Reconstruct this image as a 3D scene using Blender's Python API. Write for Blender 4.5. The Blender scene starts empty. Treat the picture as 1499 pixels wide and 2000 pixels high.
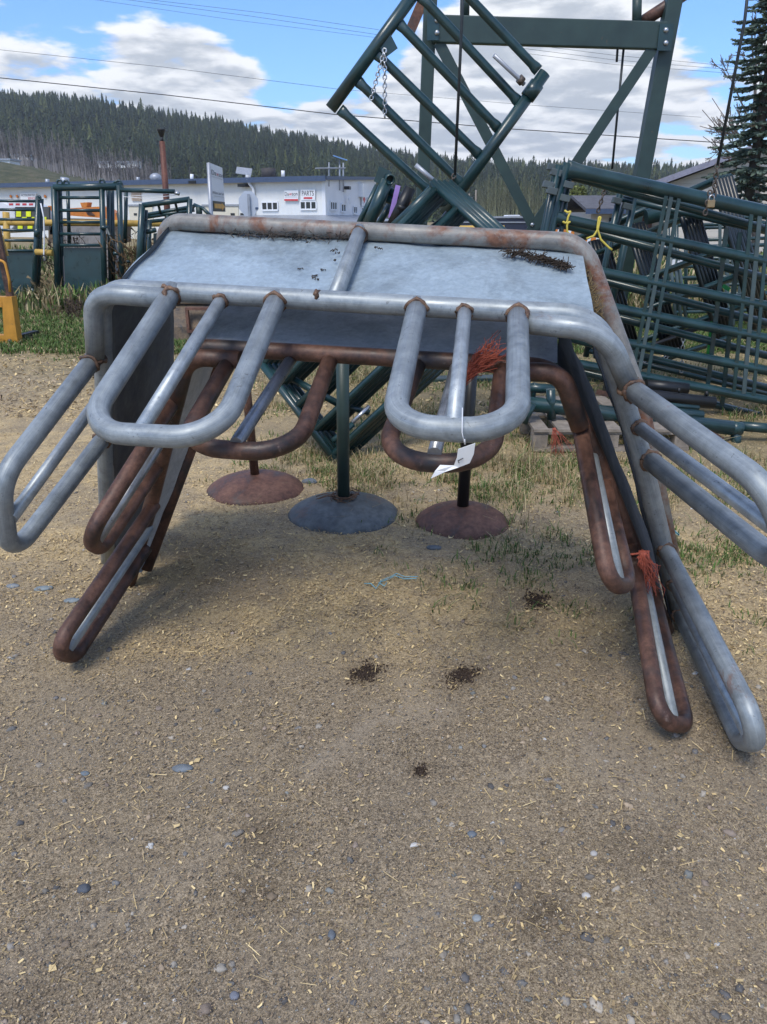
import bpy, math, random
import numpy as np
from mathutils import Vector, Matrix
random.seed(7); RS = np.random.RandomState(7)
S = bpy.context.scene
R = math.radians

# ---------------------------------------------------------------- camera, sky, sun, exposure
CAM = np.array([0.0, 0.0, 1.5]); PITCH = R(21.1); FPX = 1500.0
cd = bpy.data.cameras.new('camera'); cam = bpy.data.objects.new('camera', cd); S.collection.objects.link(cam)
cam.location = CAM; cam.rotation_euler = (R(90) - PITCH, 0, 0)
cd.sensor_fit = 'VERTICAL'; cd.sensor_height = 36.0; cd.lens = 36.0 * FPX / 2000.0
cd.clip_start = 0.05; cd.clip_end = 4000
S.camera = cam
S.render.resolution_x = 767; S.render.resolution_y = 1024
S.view_settings.view_transform = 'Standard'; S.view_settings.look = 'None'
S.view_settings.gamma = 1; S.view_settings.use_curve_mapping = False
S.view_settings.exposure = 1.0

SUN_EL, SUN_AZ = R(56), R(205)          # azimuth clockwise from +Y: behind and a little left of the camera
sun_dir = np.array([math.sin(SUN_AZ) * math.cos(SUN_EL), math.cos(SUN_AZ) * math.cos(SUN_EL), math.sin(SUN_EL)])
sl = bpy.data.lights.new('sun', 'SUN'); sl.energy = 1.4; sl.angle = R(22); sl.color = (1.0, 0.94, 0.85)
so = bpy.data.objects.new('sun', sl); S.collection.objects.link(so)
so.rotation_euler = Vector(-sun_dir).to_track_quat('-Z', 'Y').to_euler(); so.location = (0, 0, 30)

_F = np.array([0, math.cos(PITCH), -math.sin(PITCH)]); _U = np.array([0, math.sin(PITCH), math.cos(PITCH)])
def ray(px, py): return _F + np.array([1.0, 0, 0]) * (px - 749.5) / FPX - _U * (py - 1000) / FPX
def gnd(px, py, z=0.0):
    d = ray(px, py); return CAM + d * (z - CAM[2]) / d[2]
def aty(px, py, y):
    d = ray(px, py); return CAM + d * y / d[1]
def onpl(px, py, o, n):
    d = ray(px, py); return CAM + d * ((o - CAM) @ n) / (d @ n)

def build_world():
    w = bpy.data.worlds.new('World'); S.world = w; w.use_nodes = True
    nt = w.node_tree; nt.nodes.clear(); N = nt.nodes.new; L = nt.links.new
    out = N('ShaderNodeOutputWorld'); bg = N('ShaderNodeBackground'); bg.inputs[1].default_value = 0.112
    sky = N('ShaderNodeTexSky'); sky.sky_type = 'NISHITA'; sky.sun_disc = False
    sky.sun_elevation = SUN_EL; sky.sun_rotation = SUN_AZ; sky.air_density = 1.0; sky.dust_density = 0.6; sky.ozone_density = 2.5
    tc = N('ShaderNodeTexCoord'); sep = N('ShaderNodeSeparateXYZ'); L(tc.outputs['Generated'], sep.inputs[0])
    def m(op, a, b=None, c=None, clamp=False):
        n = N('ShaderNodeMath'); n.operation = op; n.use_clamp = clamp
        for i, v in enumerate((a, b, c)):
            if v is None: continue
            if isinstance(v, (int, float)): n.inputs[i].default_value = v
            else: L(v, n.inputs[i])
        return n.outputs[0]
    zc = m('MAXIMUM', sep.outputs[2], 0.0)
    den = m('ADD', zc, 0.16)
    cx = m('DIVIDE', sep.outputs[0], den); cy = m('DIVIDE', sep.outputs[1], den)
    def noise(dy, scale, detail, seed):
        cb = N('ShaderNodeCombineXYZ'); L(cx, cb.inputs[0]); L(m('ADD', cy, dy), cb.inputs[1]); cb.inputs[2].default_value = seed
        n = N('ShaderNodeTexNoise'); n.inputs['Scale'].default_value = scale; n.inputs['Detail'].default_value = detail
        n.inputs['Roughness'].default_value = 0.55; n.inputs['Distortion'].default_value = 0.15
        L(cb.outputs[0], n.inputs['Vector']); return n.outputs['Fac']
    n1 = noise(0.0, 2.7, 11, 3.3); n2 = noise(-0.10, 2.7, 6, 3.3); n3 = noise(0.0, 5.5, 9, 8.1)
    d0 = m('ADD', m('ADD', 0.5, m('MULTIPLY', m('SUBTRACT', n1, 0.5), 1.5)), m('MULTIPLY', m('SUBTRACT', n3, 0.5), 0.6))
    # where the clouds thin out (blue) or pile up (white): directions in the sky
    def blob(px, py, cosr, amt):
        d = ray(px, py); d = d / np.linalg.norm(d)
        v = N('ShaderNodeVectorMath'); v.operation = 'DOT_PRODUCT'; L(tc.outputs['Generated'], v.inputs[0]); v.inputs[1].default_value = d
        mr = N('ShaderNodeMapRange'); mr.interpolation_type = 'SMOOTHSTEP'; L(v.outputs['Value'], mr.inputs[0])
        mr.inputs[1].default_value = cosr; mr.inputs[2].default_value = 1.0; mr.inputs[3].default_value = 0; mr.inputs[4].default_value = amt
        return mr.outputs[0]
    d = d0
    for b in ((250, -30, .988, -.40), (520, 10, .990, -.36), (60, -40, .990, -.30), (620, 70, .9965, -.22), (700, -60, .991, -.32), (570, 150, .9988, -.14), (690, 150, .9988, -.16), (735, 60, .9986, -.20), (1385, 50, .9984, -.30), (1440, 120, .9990, -.12), (1330, 275, .9992, -.16), (1120, 88, .9994, -.12),
              (40, 130, .9960, .30), (180, 110, .9955, .30), (320, 105, .9955, .34), (430, 110, .9978, .30), (380, 170, .9965, .22), (560, 225, .9965, .24), (700, 240, .9965, .20), (785, 110, .9990, .16), (900, 180, .9940, .24), (1080, 160, .9920, .26), (1260, 170, .9930, .28), (1000, 0, .9950, .30), (1200, 0, .9955, .30), (1050, 280, .9960, .18), (850, 290, .9975, .18)):
        d = m('ADD', d, blob(*b))
    low = N('ShaderNodeMapRange'); L(sep.outputs[2], low.inputs[0]); low.inputs[1].default_value = 0.0; low.inputs[2].default_value = 0.22; low.inputs[3].default_value = 0.10; low.inputs[4].default_value = 0.0
    d = m('ADD', d, low.outputs[0])
    cov = N('ShaderNodeMapRange'); cov.interpolation_type = 'SMOOTHSTEP'; L(d, cov.inputs[0])
    cov.inputs[1].default_value = 0.46; cov.inputs[2].default_value = 0.68; cov.inputs[3].default_value = 0; cov.inputs[4].default_value = 1
    sh = m('ADD', m('ADD', m('MULTIPLY', m('SUBTRACT', n1, n2), 3.4), m('MULTIPLY', m('SUBTRACT', n3, 0.5), 1.0)), m('MULTIPLY', m('SUBTRACT', d, 0.70), -0.5))
    shr = N('ShaderNodeMapRange'); shr.interpolation_type = 'SMOOTHSTEP'; L(sh, shr.inputs[0])
    shr.inputs[1].default_value = -0.42; shr.inputs[2].default_value = 0.30
    cr = N('ShaderNodeMix'); cr.data_type = 'RGBA'; L(shr.outputs[0], cr.inputs[0])
    cr.inputs[6].default_value = (2.6, 2.85, 3.2, 1); cr.inputs[7].default_value = (5.0, 5.1, 5.25, 1)
    tint = N('ShaderNodeMix'); tint.data_type = 'RGBA'; tint.blend_type = 'MULTIPLY'; tint.inputs[0].default_value = 1.0
    L(sky.outputs[0], tint.inputs[6]); tint.inputs[7].default_value = (0.52, 0.74, 1.06, 1)
    mx = N('ShaderNodeMix'); mx.data_type = 'RGBA'; L(cov.outputs[0], mx.inputs[0]); L(tint.outputs[2], mx.inputs[6]); L(cr.outputs[2], mx.inputs[7])
    L(mx.outputs[2], bg.inputs[0]); L(bg.outputs[0], out.inputs[0])
build_world()

# ---------------------------------------------------------------- helpers
COL = S.collection
def nrm(v): v = np.asarray(v, float); return v / np.linalg.norm(v)
def tag(o, label=None, cat=None, group=None, kind=None):
    if label: o['label'] = label
    if cat: o['category'] = cat
    if group: o['group'] = group
    if kind: o['kind'] = kind
    return o
def empty(name, loc, label, cat, group=None):
    o = bpy.data.objects.new(name, None); COL.objects.link(o); o.location = loc; o.empty_display_size = 0.1
    return tag(o, label, cat, group)

def fillet(pts, r, n=7):
    pts = [np.asarray(p, float) for p in pts]
    if len(pts) < 3: return pts
    rr = r if hasattr(r, '__len__') else [r] * len(pts)
    out = [pts[0]]
    for i in range(1, len(pts) - 1):
        p0, p, p1 = pts[i - 1], pts[i], pts[i + 1]
        a = p0 - p; b = p1 - p; la = np.linalg.norm(a); lb = np.linalg.norm(b); a /= la; b /= lb
        ang = math.acos(max(-1, min(1, a @ b)))
        if ang > math.pi - 0.02: out.append(p); continue
        t = min(rr[i] / math.tan(ang / 2), la * 0.48, lb * 0.48)
        s, e = p + a * t, p + b * t
        rad = t * math.tan(ang / 2); bis = nrm(a + b); c = p + bis * rad / math.sin(ang / 2)
        u = nrm(s - c); v0 = e - c; v = nrm(v0 - u * (v0 @ u)); tot = math.acos(max(-1, min(1, u @ nrm(v0))))
        for k in range(n + 1):
            th = tot * k / n; out.append(c + rad * (u * math.cos(th) + v * math.sin(th)))
    out.append(pts[-1]); return out

class MB:
    def __init__(s): s.v = []; s.f = []; s.uv = []; s.sm = []; s.mi = []; s.m = 0
    def face(s, idx, uv=None, smooth=False):
        s.f.append(tuple(idx)); s.uv.append(uv if uv else [(s.v[i][0], s.v[i][1]) for i in idx]); s.sm.append(smooth); s.mi.append(s.m)
    def tube(s, pts, r, n=14, caps=True, hint=None, crimp=None, wob=0.0):
        pts = [np.asarray(p, float) for p in pts]; k = len(pts); d = []
        for i in range(k):
            a = pts[min(i + 1, k - 1)] - pts[max(i - 1, 0)]; d.append(nrm(a))
        x = np.asarray(hint if hint is not None else ((0, 0, 1) if abs(d[0][2]) < 0.9 else (1, 0, 0)), float)
        x = nrm(x - d[0] * (x @ d[0])); L = 0; base = len(s.v); Ls = []
        tot = sum(np.linalg.norm(pts[i + 1] - pts[i]) for i in range(k - 1))
        u0 = RS.rand() * 9
        for i in range(k):
            if i: L += np.linalg.norm(pts[i] - pts[i - 1])
            x = nrm(x - d[i] * (x @ d[i])); y = np.cross(d[i], x)
            ri = r[i] if hasattr(r, '__len__') else r
            sx = sy = 1.0
            if crimp and (L < crimp or tot - L < crimp): sx, sy = 0.5, 1.22
            for j in range(n):
                a = 2 * math.pi * j / n
                rr = ri * (1 + wob * math.sin(3 * a + 17 * L))
                s.v.append(pts[i] + x * math.cos(a) * rr * sx + y * math.sin(a) * rr * sy)
            Ls.append(L)
        for i in range(k - 1):
            for j in range(n):
                j2 = (j + 1) % n
                s.face((base + i * n + j, base + i * n + j2, base + (i + 1) * n + j2, base + (i + 1) * n + j),
                       [(u0 + Ls[i], j / n), (u0 + Ls[i], (j + 1) / n), (u0 + Ls[i + 1], (j + 1) / n), (u0 + Ls[i + 1], j / n)], True)
        if caps:
            s.face([base + j for j in range(n)][::-1], [(u0, 0)] * n); s.face([base + (k - 1) * n + j for j in range(n)], [(u0 + L, 0)] * n)
        return s
    def rail(s, p, q, r, n=10, hint=None, crimp=0.0):
        p = np.asarray(p, float); q = np.asarray(q, float)
        if not crimp: return s.tube([p, q], r, n)
        L = np.linalg.norm(q - p); ts = [0, .03 / L, crimp / L, (crimp + .05) / L, .5, 1 - (crimp + .05) / L, 1 - crimp / L, 1 - .03 / L, 1]
        return s.tube([p + (q - p) * t for t in ts], r, n, hint=hint, crimp=crimp * 0.8)
    def box(s, c, ax, ay, az):
        """centre and three half-axis vectors"""
        c, ax, ay, az = [np.asarray(t, float) for t in (c, ax, ay, az)]; b = len(s.v)
        for i in (-1, 1):
            for j in (-1, 1):
                for k in (-1, 1): s.v.append(c + ax * i + ay * j + az * k)
        la, lb, lc = [2 * np.linalg.norm(t) for t in (ax, ay, az)]
        for idx, w, h in (((0, 1, 3, 2), lc, lb), ((4, 6, 7, 5), lb, lc), ((0, 4, 5, 1), la, lc), ((2, 3, 7, 6), lc, la), ((0, 2, 6, 4), lb, la), ((1, 5, 7, 3), la, lb)):
            s.face([b + i for i in idx], [(0, 0), (w, 0), (w, h), (0, h)])
        return s
    def bar(s, p, q, w, h, side):
        """rectangular bar from p to q, w along 'side', h along the third axis"""
        p = np.asarray(p, float); q = np.asarray(q, float); d = nrm(q - p); sd = nrm(np.asarray(side, float) - d * (np.asarray(side, float) @ d)); t = np.cross(d, sd)
        return s.box((p + q) / 2, (q - p) / 2, sd * w / 2, t * h / 2)
    def abox(s, x0, x1, y0, y1, z0, z1):
        return s.box(((x0 + x1) / 2, (y0 + y1) / 2, (z0 + z1) / 2), ((x1 - x0) / 2, 0, 0), (0, (y1 - y0) / 2, 0), (0, 0, (z1 - z0) / 2))
    def lathe(s, c, prof, n=40, ax=(0, 0, 1), jit=0):
        ax = nrm(ax); x = nrm(np.cross(ax, (0.3, 1, 0.1))); y = np.cross(ax, x); b = len(s.v); c = np.asarray(c, float)
        for (r, h) in prof:
            for j in range(n):
                a = 2 * math.pi * j / n; rr = r * (1 + jit * math.sin(a * 2 + 1) + jit * .6 * math.sin(a * 5))
                s.v.append(c + ax * h + (x * math.cos(a) + y * math.sin(a)) * rr)
        for i in range(len(prof) - 1):
            for j in range(n):
                j2 = (j + 1) % n; s.face((b + i * n + j, b + i * n + j2, b + (i + 1) * n + j2, b + (i + 1) * n + j), [(j / n, i), ((j + 1) / n, i), ((j + 1) / n, i + 1), (j / n, i + 1)], True)
        s.face([b + j for j in range(n)][::-1]); s.face([b + (len(prof) - 1) * n + j for j in range(n)])
        return s
    def prism(s, poly, ext):
        """closed polygon (list of 3-D points) extruded by a vector"""
        b = len(s.v); k = len(poly); ext = np.asarray(ext, float)
        for p in poly: s.v.append(np.asarray(p, float))
        for p in poly: s.v.append(np.asarray(p, float) + ext)
        s.face([b + i for i in range(k)][::-1]); s.face([b + k + i for i in range(k)])
        for i in range(k):
            j = (i + 1) % k; s.face((b + i, b + j, b + k + j, b + k + i))
        return s
    def torus(s, c, ax, R0, r, n=24, m=8):
        ax = nrm(ax); x = nrm(np.cross(ax, (0.3, 1, 0.17))); y = np.cross(ax, x); pts = [np.asarray(c) + (x * math.cos(2 * math.pi * i / n) + y * math.sin(2 * math.pi * i / n)) * R0 for i in range(n + 1)]
        return s.tube(pts, r, m, caps=False)
    def build(s, name, mat, parent=None, origin=None, bevel=0):
        o0 = np.array(parent.location) if (origin is None and parent is not None and parent.parent is None) else (np.zeros(3) if origin is None else np.asarray(origin, float))
        if parent is not None and parent.parent is not None and origin is None: o0 = np.array(parent.parent.location)
        me = bpy.data.meshes.new(name); me.from_pydata([tuple(p - o0) for p in s.v], [], s.f)
        uvl = me.uv_layers.new(name='UVMap'); flat = [c for f in s.uv for p in f for c in p]; uvl.data.foreach_set('uv', flat)
        me.polygons.foreach_set('use_smooth', s.sm); me.update()
        for mm in (mat if isinstance(mat, (list, tuple)) else [mat]): me.materials.append(mm)
        me.polygons.foreach_set('material_index', s.mi)
        o = bpy.data.objects.new(name, me); COL.objects.link(o)
        if parent is not None: o.parent = parent
        elif origin is not None: o.location = o0
        if bevel:
            b = o.modifiers.new('bevel', 'BEVEL'); b.width = bevel; b.segments = 2; b.limit_method = 'ANGLE'
        return o

def raw_mesh(name, V, Fc, mat, colors=None, parent=None, smooth=False):
    """numpy vertices (n,3) and equal-sized faces (m,k) as one object; colours per face"""
    me = bpy.data.meshes.new(name); n = len(V); m, k = Fc.shape
    me.vertices.add(n); me.vertices.foreach_set('co', np.asarray(V, np.float32).ravel())
    me.loops.add(m * k); me.loops.foreach_set('vertex_index', Fc.astype(np.int32).ravel())
    me.polygons.add(m); me.polygons.foreach_set('loop_start', np.arange(m, dtype=np.int32) * k)
    me.update(calc_edges=True)
    if colors is not None:
        at = me.color_attributes.new('tint', 'FLOAT_COLOR', 'CORNER')
        c4 = np.concatenate([colors, np.ones((m, 1))], 1); at.data.foreach_set('color', np.repeat(c4, k, 0).astype(np.float32).ravel())
    if smooth: me.polygons.foreach_set('use_smooth', np.ones(m, bool))
    me.materials.append(mat); me.validate()
    o = bpy.data.objects.new(name, me); COL.objects.link(o)
    if parent: o.parent = parent
    return o

# ---------------------------------------------------------------- materials
def mat_new(name):
    m = bpy.data.materials.new(name); m.use_nodes = True; nt = m.node_tree; b = nt.nodes['Principled BSDF']
    return m, nt, b
def nd(nt, t): return nt.nodes.new(t)
def ramp(nt, fac, stops, interp='LINEAR'):
    r = nd(nt, 'ShaderNodeValToRGB'); r.color_ramp.interpolation = interp
    e = r.color_ramp.elements
    while len(e) < len(stops): e.new(0.5)
    for i, (p, c) in enumerate(stops): e[i].position = p; e[i].color = (*c, 1) if len(c) == 3 else c
    nt.links.new(fac, r.inputs[0]); return r.outputs[0]
def tex(nt, kind, scale, detail=6, rough=0.6, coord='Object', stretch=None, out='Fac', dist=0.0):
    tc = nd(nt, 'ShaderNodeTexCoord'); v = tc.outputs[coord]
    if stretch:
        mp = nd(nt, 'ShaderNodeMapping'); mp.inputs['Scale'].default_value = stretch; nt.links.new(v, mp.inputs[0]); v = mp.outputs[0]
    if kind == 'noise':
        n = nd(nt, 'ShaderNodeTexNoise'); n.inputs['Detail'].default_value = detail; n.inputs['Roughness'].default_value = rough; n.inputs['Distortion'].default_value = dist
    else:
        n = nd(nt, 'ShaderNodeTexVoronoi')
    n.inputs['Scale'].default_value = scale; nt.links.new(v, n.inputs['Vector']); return n.outputs[out]
def mixc(nt, fac, a, b, mode='MIX'):
    x = nd(nt, 'ShaderNodeMix'); x.data_type = 'RGBA'; x.blend_type = mode
    if isinstance(fac, (int, float)): x.inputs[0].default_value = fac
    else: nt.links.new(fac, x.inputs[0])
    for i, v in ((6, a), (7, b)):
        if isinstance(v, tuple): x.inputs[i].default_value = (*v, 1)
        else: nt.links.new(v, x.inputs[i])
    return x.outputs[2]
def bump(nt, b, h, strength=0.3, dist=0.01):
    n = nd(nt, 'ShaderNodeBump'); n.inputs['Strength'].default_value = strength; n.inputs['Distance'].default_value = dist
    nt.links.new(h, n.inputs['Height']); nt.links.new(n.outputs[0], b.inputs['Normal'])
def rng(nt, fac, a, b, lo, hi):
    n = nd(nt, 'ShaderNodeMapRange'); nt.links.new(fac, n.inputs[0])
    for i, v in enumerate((a, b, lo, hi)): n.inputs[i + 1].default_value = v
    return n.outputs[0]

def galv(name, dark, light, metal=0.55, rough=0.42, rust=0.0, streak=True):
    m, nt, b = mat_new(name); L = nt.links.new
    if streak:
        f1 = tex(nt, 'noise', 1.0, 6, 0.65, 'UV', (3.5, 14, 1)); f2 = tex(nt, 'noise', 28, 5, 0.65)
        f0 = tex(nt, 'noise', 1.0, 4, 0.6, 'UV', (5, 70, 1)); dk = tuple(.62 * a + .38 * b for a, b in zip(dark, light)); lt = tuple(.25 * a + .75 * b for a, b in zip(dark, light)); c = ramp(nt, f1, [(0.30, dk), (0.66, lt)]); c = mixc(nt, 1.0, c, ramp(nt, f0, [(.3, (.86, .87, .88)), (.7, (1.1, 1.1, 1.1))]), 'MULTIPLY'); f7 = tex(nt, 'noise', 7, 7, 0.72, dist=.5); c = mixc(nt, 1.0, c, ramp(nt, f7, [(.34, (.72, .73, .74)), (.52, (1, 1, 1)), (.7, (1.16, 1.15, 1.13))]), 'MULTIPLY'); f8 = tex(nt, 'noise', 1.0, 3, .5, 'UV', (60, 9, 1), dist=1.5); c = mixc(nt, ramp(nt, f8, [(.66, (0, 0, 0)), (.71, (.55, .55, .55))]), c, (.09, .09, .09)); c2 = ramp(nt, f2, [(0.3, (0.78, 0.79, 0.80)), (0.7, (1.14, 1.14, 1.14))])
    else:
        f1 = tex(nt, 'noise', 3.0, 7, 0.7); f2 = tex(nt, 'voronoi', 45, out='Color')
        hs = nd(nt, 'ShaderNodeRGBToBW'); L(f2, hs.inputs[0]); f9 = tex(nt, 'noise', 2.2, 9, .75, dist=.8); f10 = tex(nt, 'noise', 60, 5, .7)
        c = ramp(nt, f1, [(0.28, dark), (0.66, light)]); c2 = ramp(nt, hs.outputs[0], [(0.1, (0.90, 0.91, 0.92)), (0.9, (1.06, 1.06, 1.06))]); c = mixc(nt, 1.0, c, ramp(nt, f9, [(.36, (.70, .70, .69)), (.50, (1, 1, 1)), (.66, (1.08, 1.08, 1.08))]), 'MULTIPLY'); c = mixc(nt, 1.0, c, ramp(nt, f10, [(.3, (.84, .84, .84)), (.65, (1.08, 1.08, 1.08))]), 'MULTIPLY')
    c = mixc(nt, 1.0, c, c2, 'MULTIPLY')
    mt = None
    if rust > 0:
        f3 = tex(nt, 'noise', 4.2, 8, 0.72, dist=0.4); k = ramp(nt, f3, [(0.66 - 0.22 * rust, (0, 0, 0)), (0.74 - 0.18 * rust, (1, 1, 1))])
        f4 = tex(nt, 'noise', 40, 4, 0.6); rc = ramp(nt, f4, [(0.3, (0.09, 0.035, 0.02)), (0.7, (0.24, 0.11, 0.06))])
        c = mixc(nt, k, c, rc); mt = rng(nt, k, 0, 1, metal, 0.0); L(mt, b.inputs['Metallic'])
    L(c, b.inputs['Base Color'])
    if mt is None: b.inputs['Metallic'].default_value = metal
    f5 = tex(nt, 'noise', 14, 5, 0.6); L(rng(nt, f5, 0.3, 0.7, rough - 0.1, rough + 0.14), b.inputs['Roughness'])
    bump(nt, b, f2 if streak else f1, 0.06, 0.004)
    return m
def rusty(name, a, bcol, c3, scale=9, rough=0.66, bare=0.0):
    m, nt, b = mat_new(name); L = nt.links.new
    f1 = tex(nt, 'noise', scale, 9, 0.7, dist=0.3); f2 = tex(nt, 'noise', scale * 9, 5, 0.65)
    c = ramp(nt, f1, [(0.34, c3), (0.45, a), (0.60, bcol), (0.70, tuple(1.35 * x for x in bcol))]); c2 = ramp(nt, f2, [(0.3, (0.62, 0.6, 0.6)), (0.7, (1.25, 1.2, 1.15))])
    c = mixc(nt, 1.0, c, c2, 'MULTIPLY')
    if bare:
        f3 = tex(nt, 'noise', 3.1, 5, 0.6); k = ramp(nt, f3, [(0.56, (0, 0, 0)), (0.64, (.85, .85, .85))]); c = mixc(nt, k, c, (0.036, 0.034, 0.035)); f6 = tex(nt, 'noise', 17, 6, 0.7); k6 = ramp(nt, f6, [(0.64, (0, 0, 0)), (0.72, (.7, .7, .7))]); c = mixc(nt, k6, c, (0.20, 0.15, 0.125))
    L(c, b.inputs['Base Color']); L(rng(nt, f1, 0.3, 0.7, rough - 0.22, rough + 0.1), b.inputs['Roughness']); b.inputs['Metallic'].default_value = 0.15
    bump(nt, b, f2, 0.22, 0.004); return m
def paint(name, col, rough=0.28, wear=0.0, wearcol=(0.12, 0.1, 0.06), coat=0.3, var=0.25):
    m, nt, b = mat_new(name); L = nt.links.new
    f = tex(nt, 'noise', 6, 6, 0.6); d = tuple(x * (1 - var) for x in col); e = tuple(min(1, x * (1 + var)) for x in col)
    c = ramp(nt, f, [(0.3, d), (0.7, e)])
    if wear:
        f2 = tex(nt, 'noise', 11, 9, 0.75, dist=0.5); k = ramp(nt, f2, [(0.70 - wear * 0.2, (0, 0, 0)), (0.73 - wear * 0.2, (1, 1, 1))]); c = mixc(nt, k, c, wearcol)
    L(c, b.inputs['Base Color']); L(rng(nt, f, 0.3, 0.7, rough, rough + 0.16), b.inputs['Roughness'])
    b.inputs['Coat Weight'].default_value = coat; b.inputs['Coat Roughness'].default_value = 0.15
    return m
def plain(name, col, rough=0.7, metal=0.0, var=0.2, scale=8, bmp=0.0):
    m, nt, b = mat_new(name)
    f = tex(nt, 'noise', scale, 7, 0.65); d = tuple(x * (1 - var) for x in col); e = tuple(min(1, x * (1 + var)) for x in col)
    nt.links.new(ramp(nt, f, [(0.3, d), (0.7, e)]), b.inputs['Base Color']); b.inputs['Roughness'].default_value = rough; b.inputs['Metallic'].default_value = metal
    if bmp: bump(nt, b, f, bmp, 0.01)
    return m
def tinted(name, rough=0.8, mul=(1, 1, 1), trans=0.0):
    m, nt, b = mat_new(name); a = nd(nt, 'ShaderNodeVertexColor'); a.layer_name = 'tint'
    f = tex(nt, 'noise', 60, 3, 0.6); c2 = ramp(nt, f, [(0.3, tuple(0.8 * x for x in mul)), (0.7, tuple(1.15 * x for x in mul))])
    nt.links.new(mixc(nt, 1.0, a.outputs[0], c2, 'MULTIPLY'), b.inputs['Base Color']); b.inputs['Roughness'].default_value = rough
    b.inputs['Specular IOR Level'].default_value = 0.08
    return m
M = {}
M['galv'] = galv('galvanised_pipe', (0.15, 0.172, 0.180), (0.39, 0.425, 0.435), 0.30, 0.45, rust=0.08)
M['galv_bar'] = galv('galvanised_bar', (0.25, 0.275, 0.285), (0.46, 0.495, 0.505), 0.45, 0.42)
M['galv_rust'] = galv('weathered_pipe', (0.17, 0.162, 0.145), (0.31, 0.295, 0.265), 0.25, 0.55, rust=0.85)
M['sheet'] = galv('galvanised_sheet', (0.27, 0.335, 0.375), (0.385, 0.465, 0.51), 0.30, 0.48, streak=False)
M['sheet_dull'] = galv('dull_galvanised_sheet', (0.27, 0.285, 0.295), (0.47, 0.485, 0.495), 0.05, 0.6, streak=False)
M['sheet_side_shaded'] = galv('deep_shade_galvanised_sheet', (0.030, 0.034, 0.040), (0.052, 0.058, 0.066), 0.0, 0.7, streak=False)  # near-black: shade inside the right-hand side sheets put into the colour
for k_ in ('sheet_side_shaded',): M[k_].node_tree.nodes['Principled BSDF'].inputs['Specular IOR Level'].default_value = .08
M['rust'] = rusty('rusty_pipe', (0.070, 0.037, 0.027), (0.150, 0.078, 0.054), (0.024, 0.019, 0.018), 6.5, .58, bare=1)
M['weld'] = rusty('weld_rust', (0.10, 0.056, 0.033), (0.20, 0.125, 0.078), (0.035, 0.025, 0.02), 30)
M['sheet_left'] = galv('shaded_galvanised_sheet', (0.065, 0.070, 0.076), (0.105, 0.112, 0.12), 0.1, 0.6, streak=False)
M['rust_plate'] = rusty('rusty_plate', (0.12, 0.058, 0.040), (0.19, 0.10, 0.07), (0.07, 0.06, 0.055), 5)
M['worn_bar'] = galv('worn_black_bar', (0.03, 0.032, 0.036), (0.42, 0.44, 0.47), 0.5, 0.35)
M['green'] = paint('dark_green_paint', (0.0095, 0.036, 0.037), 0.27, wear=0.06, wearcol=(0.06, 0.065, 0.055), coat=0.3, var=.4)
M['green_sheet'] = paint('green_sheet', (0.018, 0.050, 0.056), 0.24, coat=0.3)
M['green_old'] = paint('faded_green_paint', (0.022, 0.045, 0.040), 0.42, wear=0.3, wearcol=(0.07, 0.055, 0.035), coat=0.05)
M['green_dark'] = paint('near_black_green', (0.0035, 0.009, 0.010), 0.3, coat=0.2)
M['green_flat'] = paint('grey_green_flat_bar', (0.055, 0.085, 0.088), 0.35, coat=0.1)
M['lug'] = plain('grey_lug', (0.085, 0.105, 0.105), 0.45, 0.3)
M['steel'] = galv('bright_steel', (0.35, 0.36, 0.37), (0.6, 0.61, 0.62), 0.8, 0.3)
M['chain'] = rusty('chain_steel', (0.07, 0.05, 0.035), (0.14, 0.12, 0.10), (0.03, 0.025, 0.02), 30, 0.5)
M['brass'] = plain('brass_lock', (0.35, 0.25, 0.14), 0.35, 0.8)
M['twine'] = plain('orange_twine', (0.36, 0.085, 0.05), 0.85, var=0.4, scale=60)
M['yellow_twine'] = plain('yellow_twine', (0.62, 0.50, 0.08), 0.7)
M['blue_twine'] = plain('blue_twine', (0.20, 0.42, 0.48), 0.8)
M['paper'] = plain('paper', (0.80, 0.80, 0.78), 0.8, var=0.04)
M['ink'] = plain('ink', (0.04, 0.04, 0.045), 0.6)
M['wood'] = plain('weathered_wood', (0.24, 0.205, 0.165), 0.85, var=0.35, scale=14, bmp=0.3)
M['yellow'] = paint('yellow_paint', (0.50, 0.235, 0.025), 0.45, wear=0.35, wearcol=(0.09, 0.06, 0.03), coat=0.05)
M['orange'] = paint('orange_paint', (0.62, 0.20, 0.03), 0.45, wear=0.1, coat=0.05)
M['yrail'] = paint('yellow_rail_paint', (0.52, 0.33, 0.07), 0.5, wear=0.25, wearcol=(0.2, 0.11, 0.05), coat=0)
M['concrete'] = plain('concrete', (0.27, 0.255, 0.24), 0.9, var=0.35, scale=5, bmp=0.2)
M['black'] = plain('black_steel', (0.014, 0.015, 0.016), 0.4, 0.2)
M['dirt_steel'] = rusty('dirty_bucket_steel', (0.13, 0.10, 0.07), (0.22, 0.16, 0.10), (0.03, 0.036, 0.045), 4, 0.75)
M['purple'] = plain('purple_ribbon', (0.32, 0.20, 0.50), 0.6)
M['tape'] = plain('green_tape', (0.02, 0.28, 0.06), 0.5)
M['white'] = plain('white_paint', (0.78, 0.79, 0.80), 0.5, var=0.04)
M['glass'] = plain('window_glass', (0.018, 0.022, 0.026), 0.08, var=0.1)
M['navy'] = paint('navy_paint', (0.017, 0.022, 0.045), 0.35)
M['blue_trim'] = plain('blue_trim', (0.055, 0.085, 0.15), 0.5)
M['red'] = plain('red_paint', (0.55, 0.05, 0.06), 0.5)
M['cream'] = plain('cream_door', (0.66, 0.62, 0.50), 0.6, var=0.05)
M['grey_metal'] = plain('grey_metal', (0.34, 0.36, 0.39), 0.45, 0.4)
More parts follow.
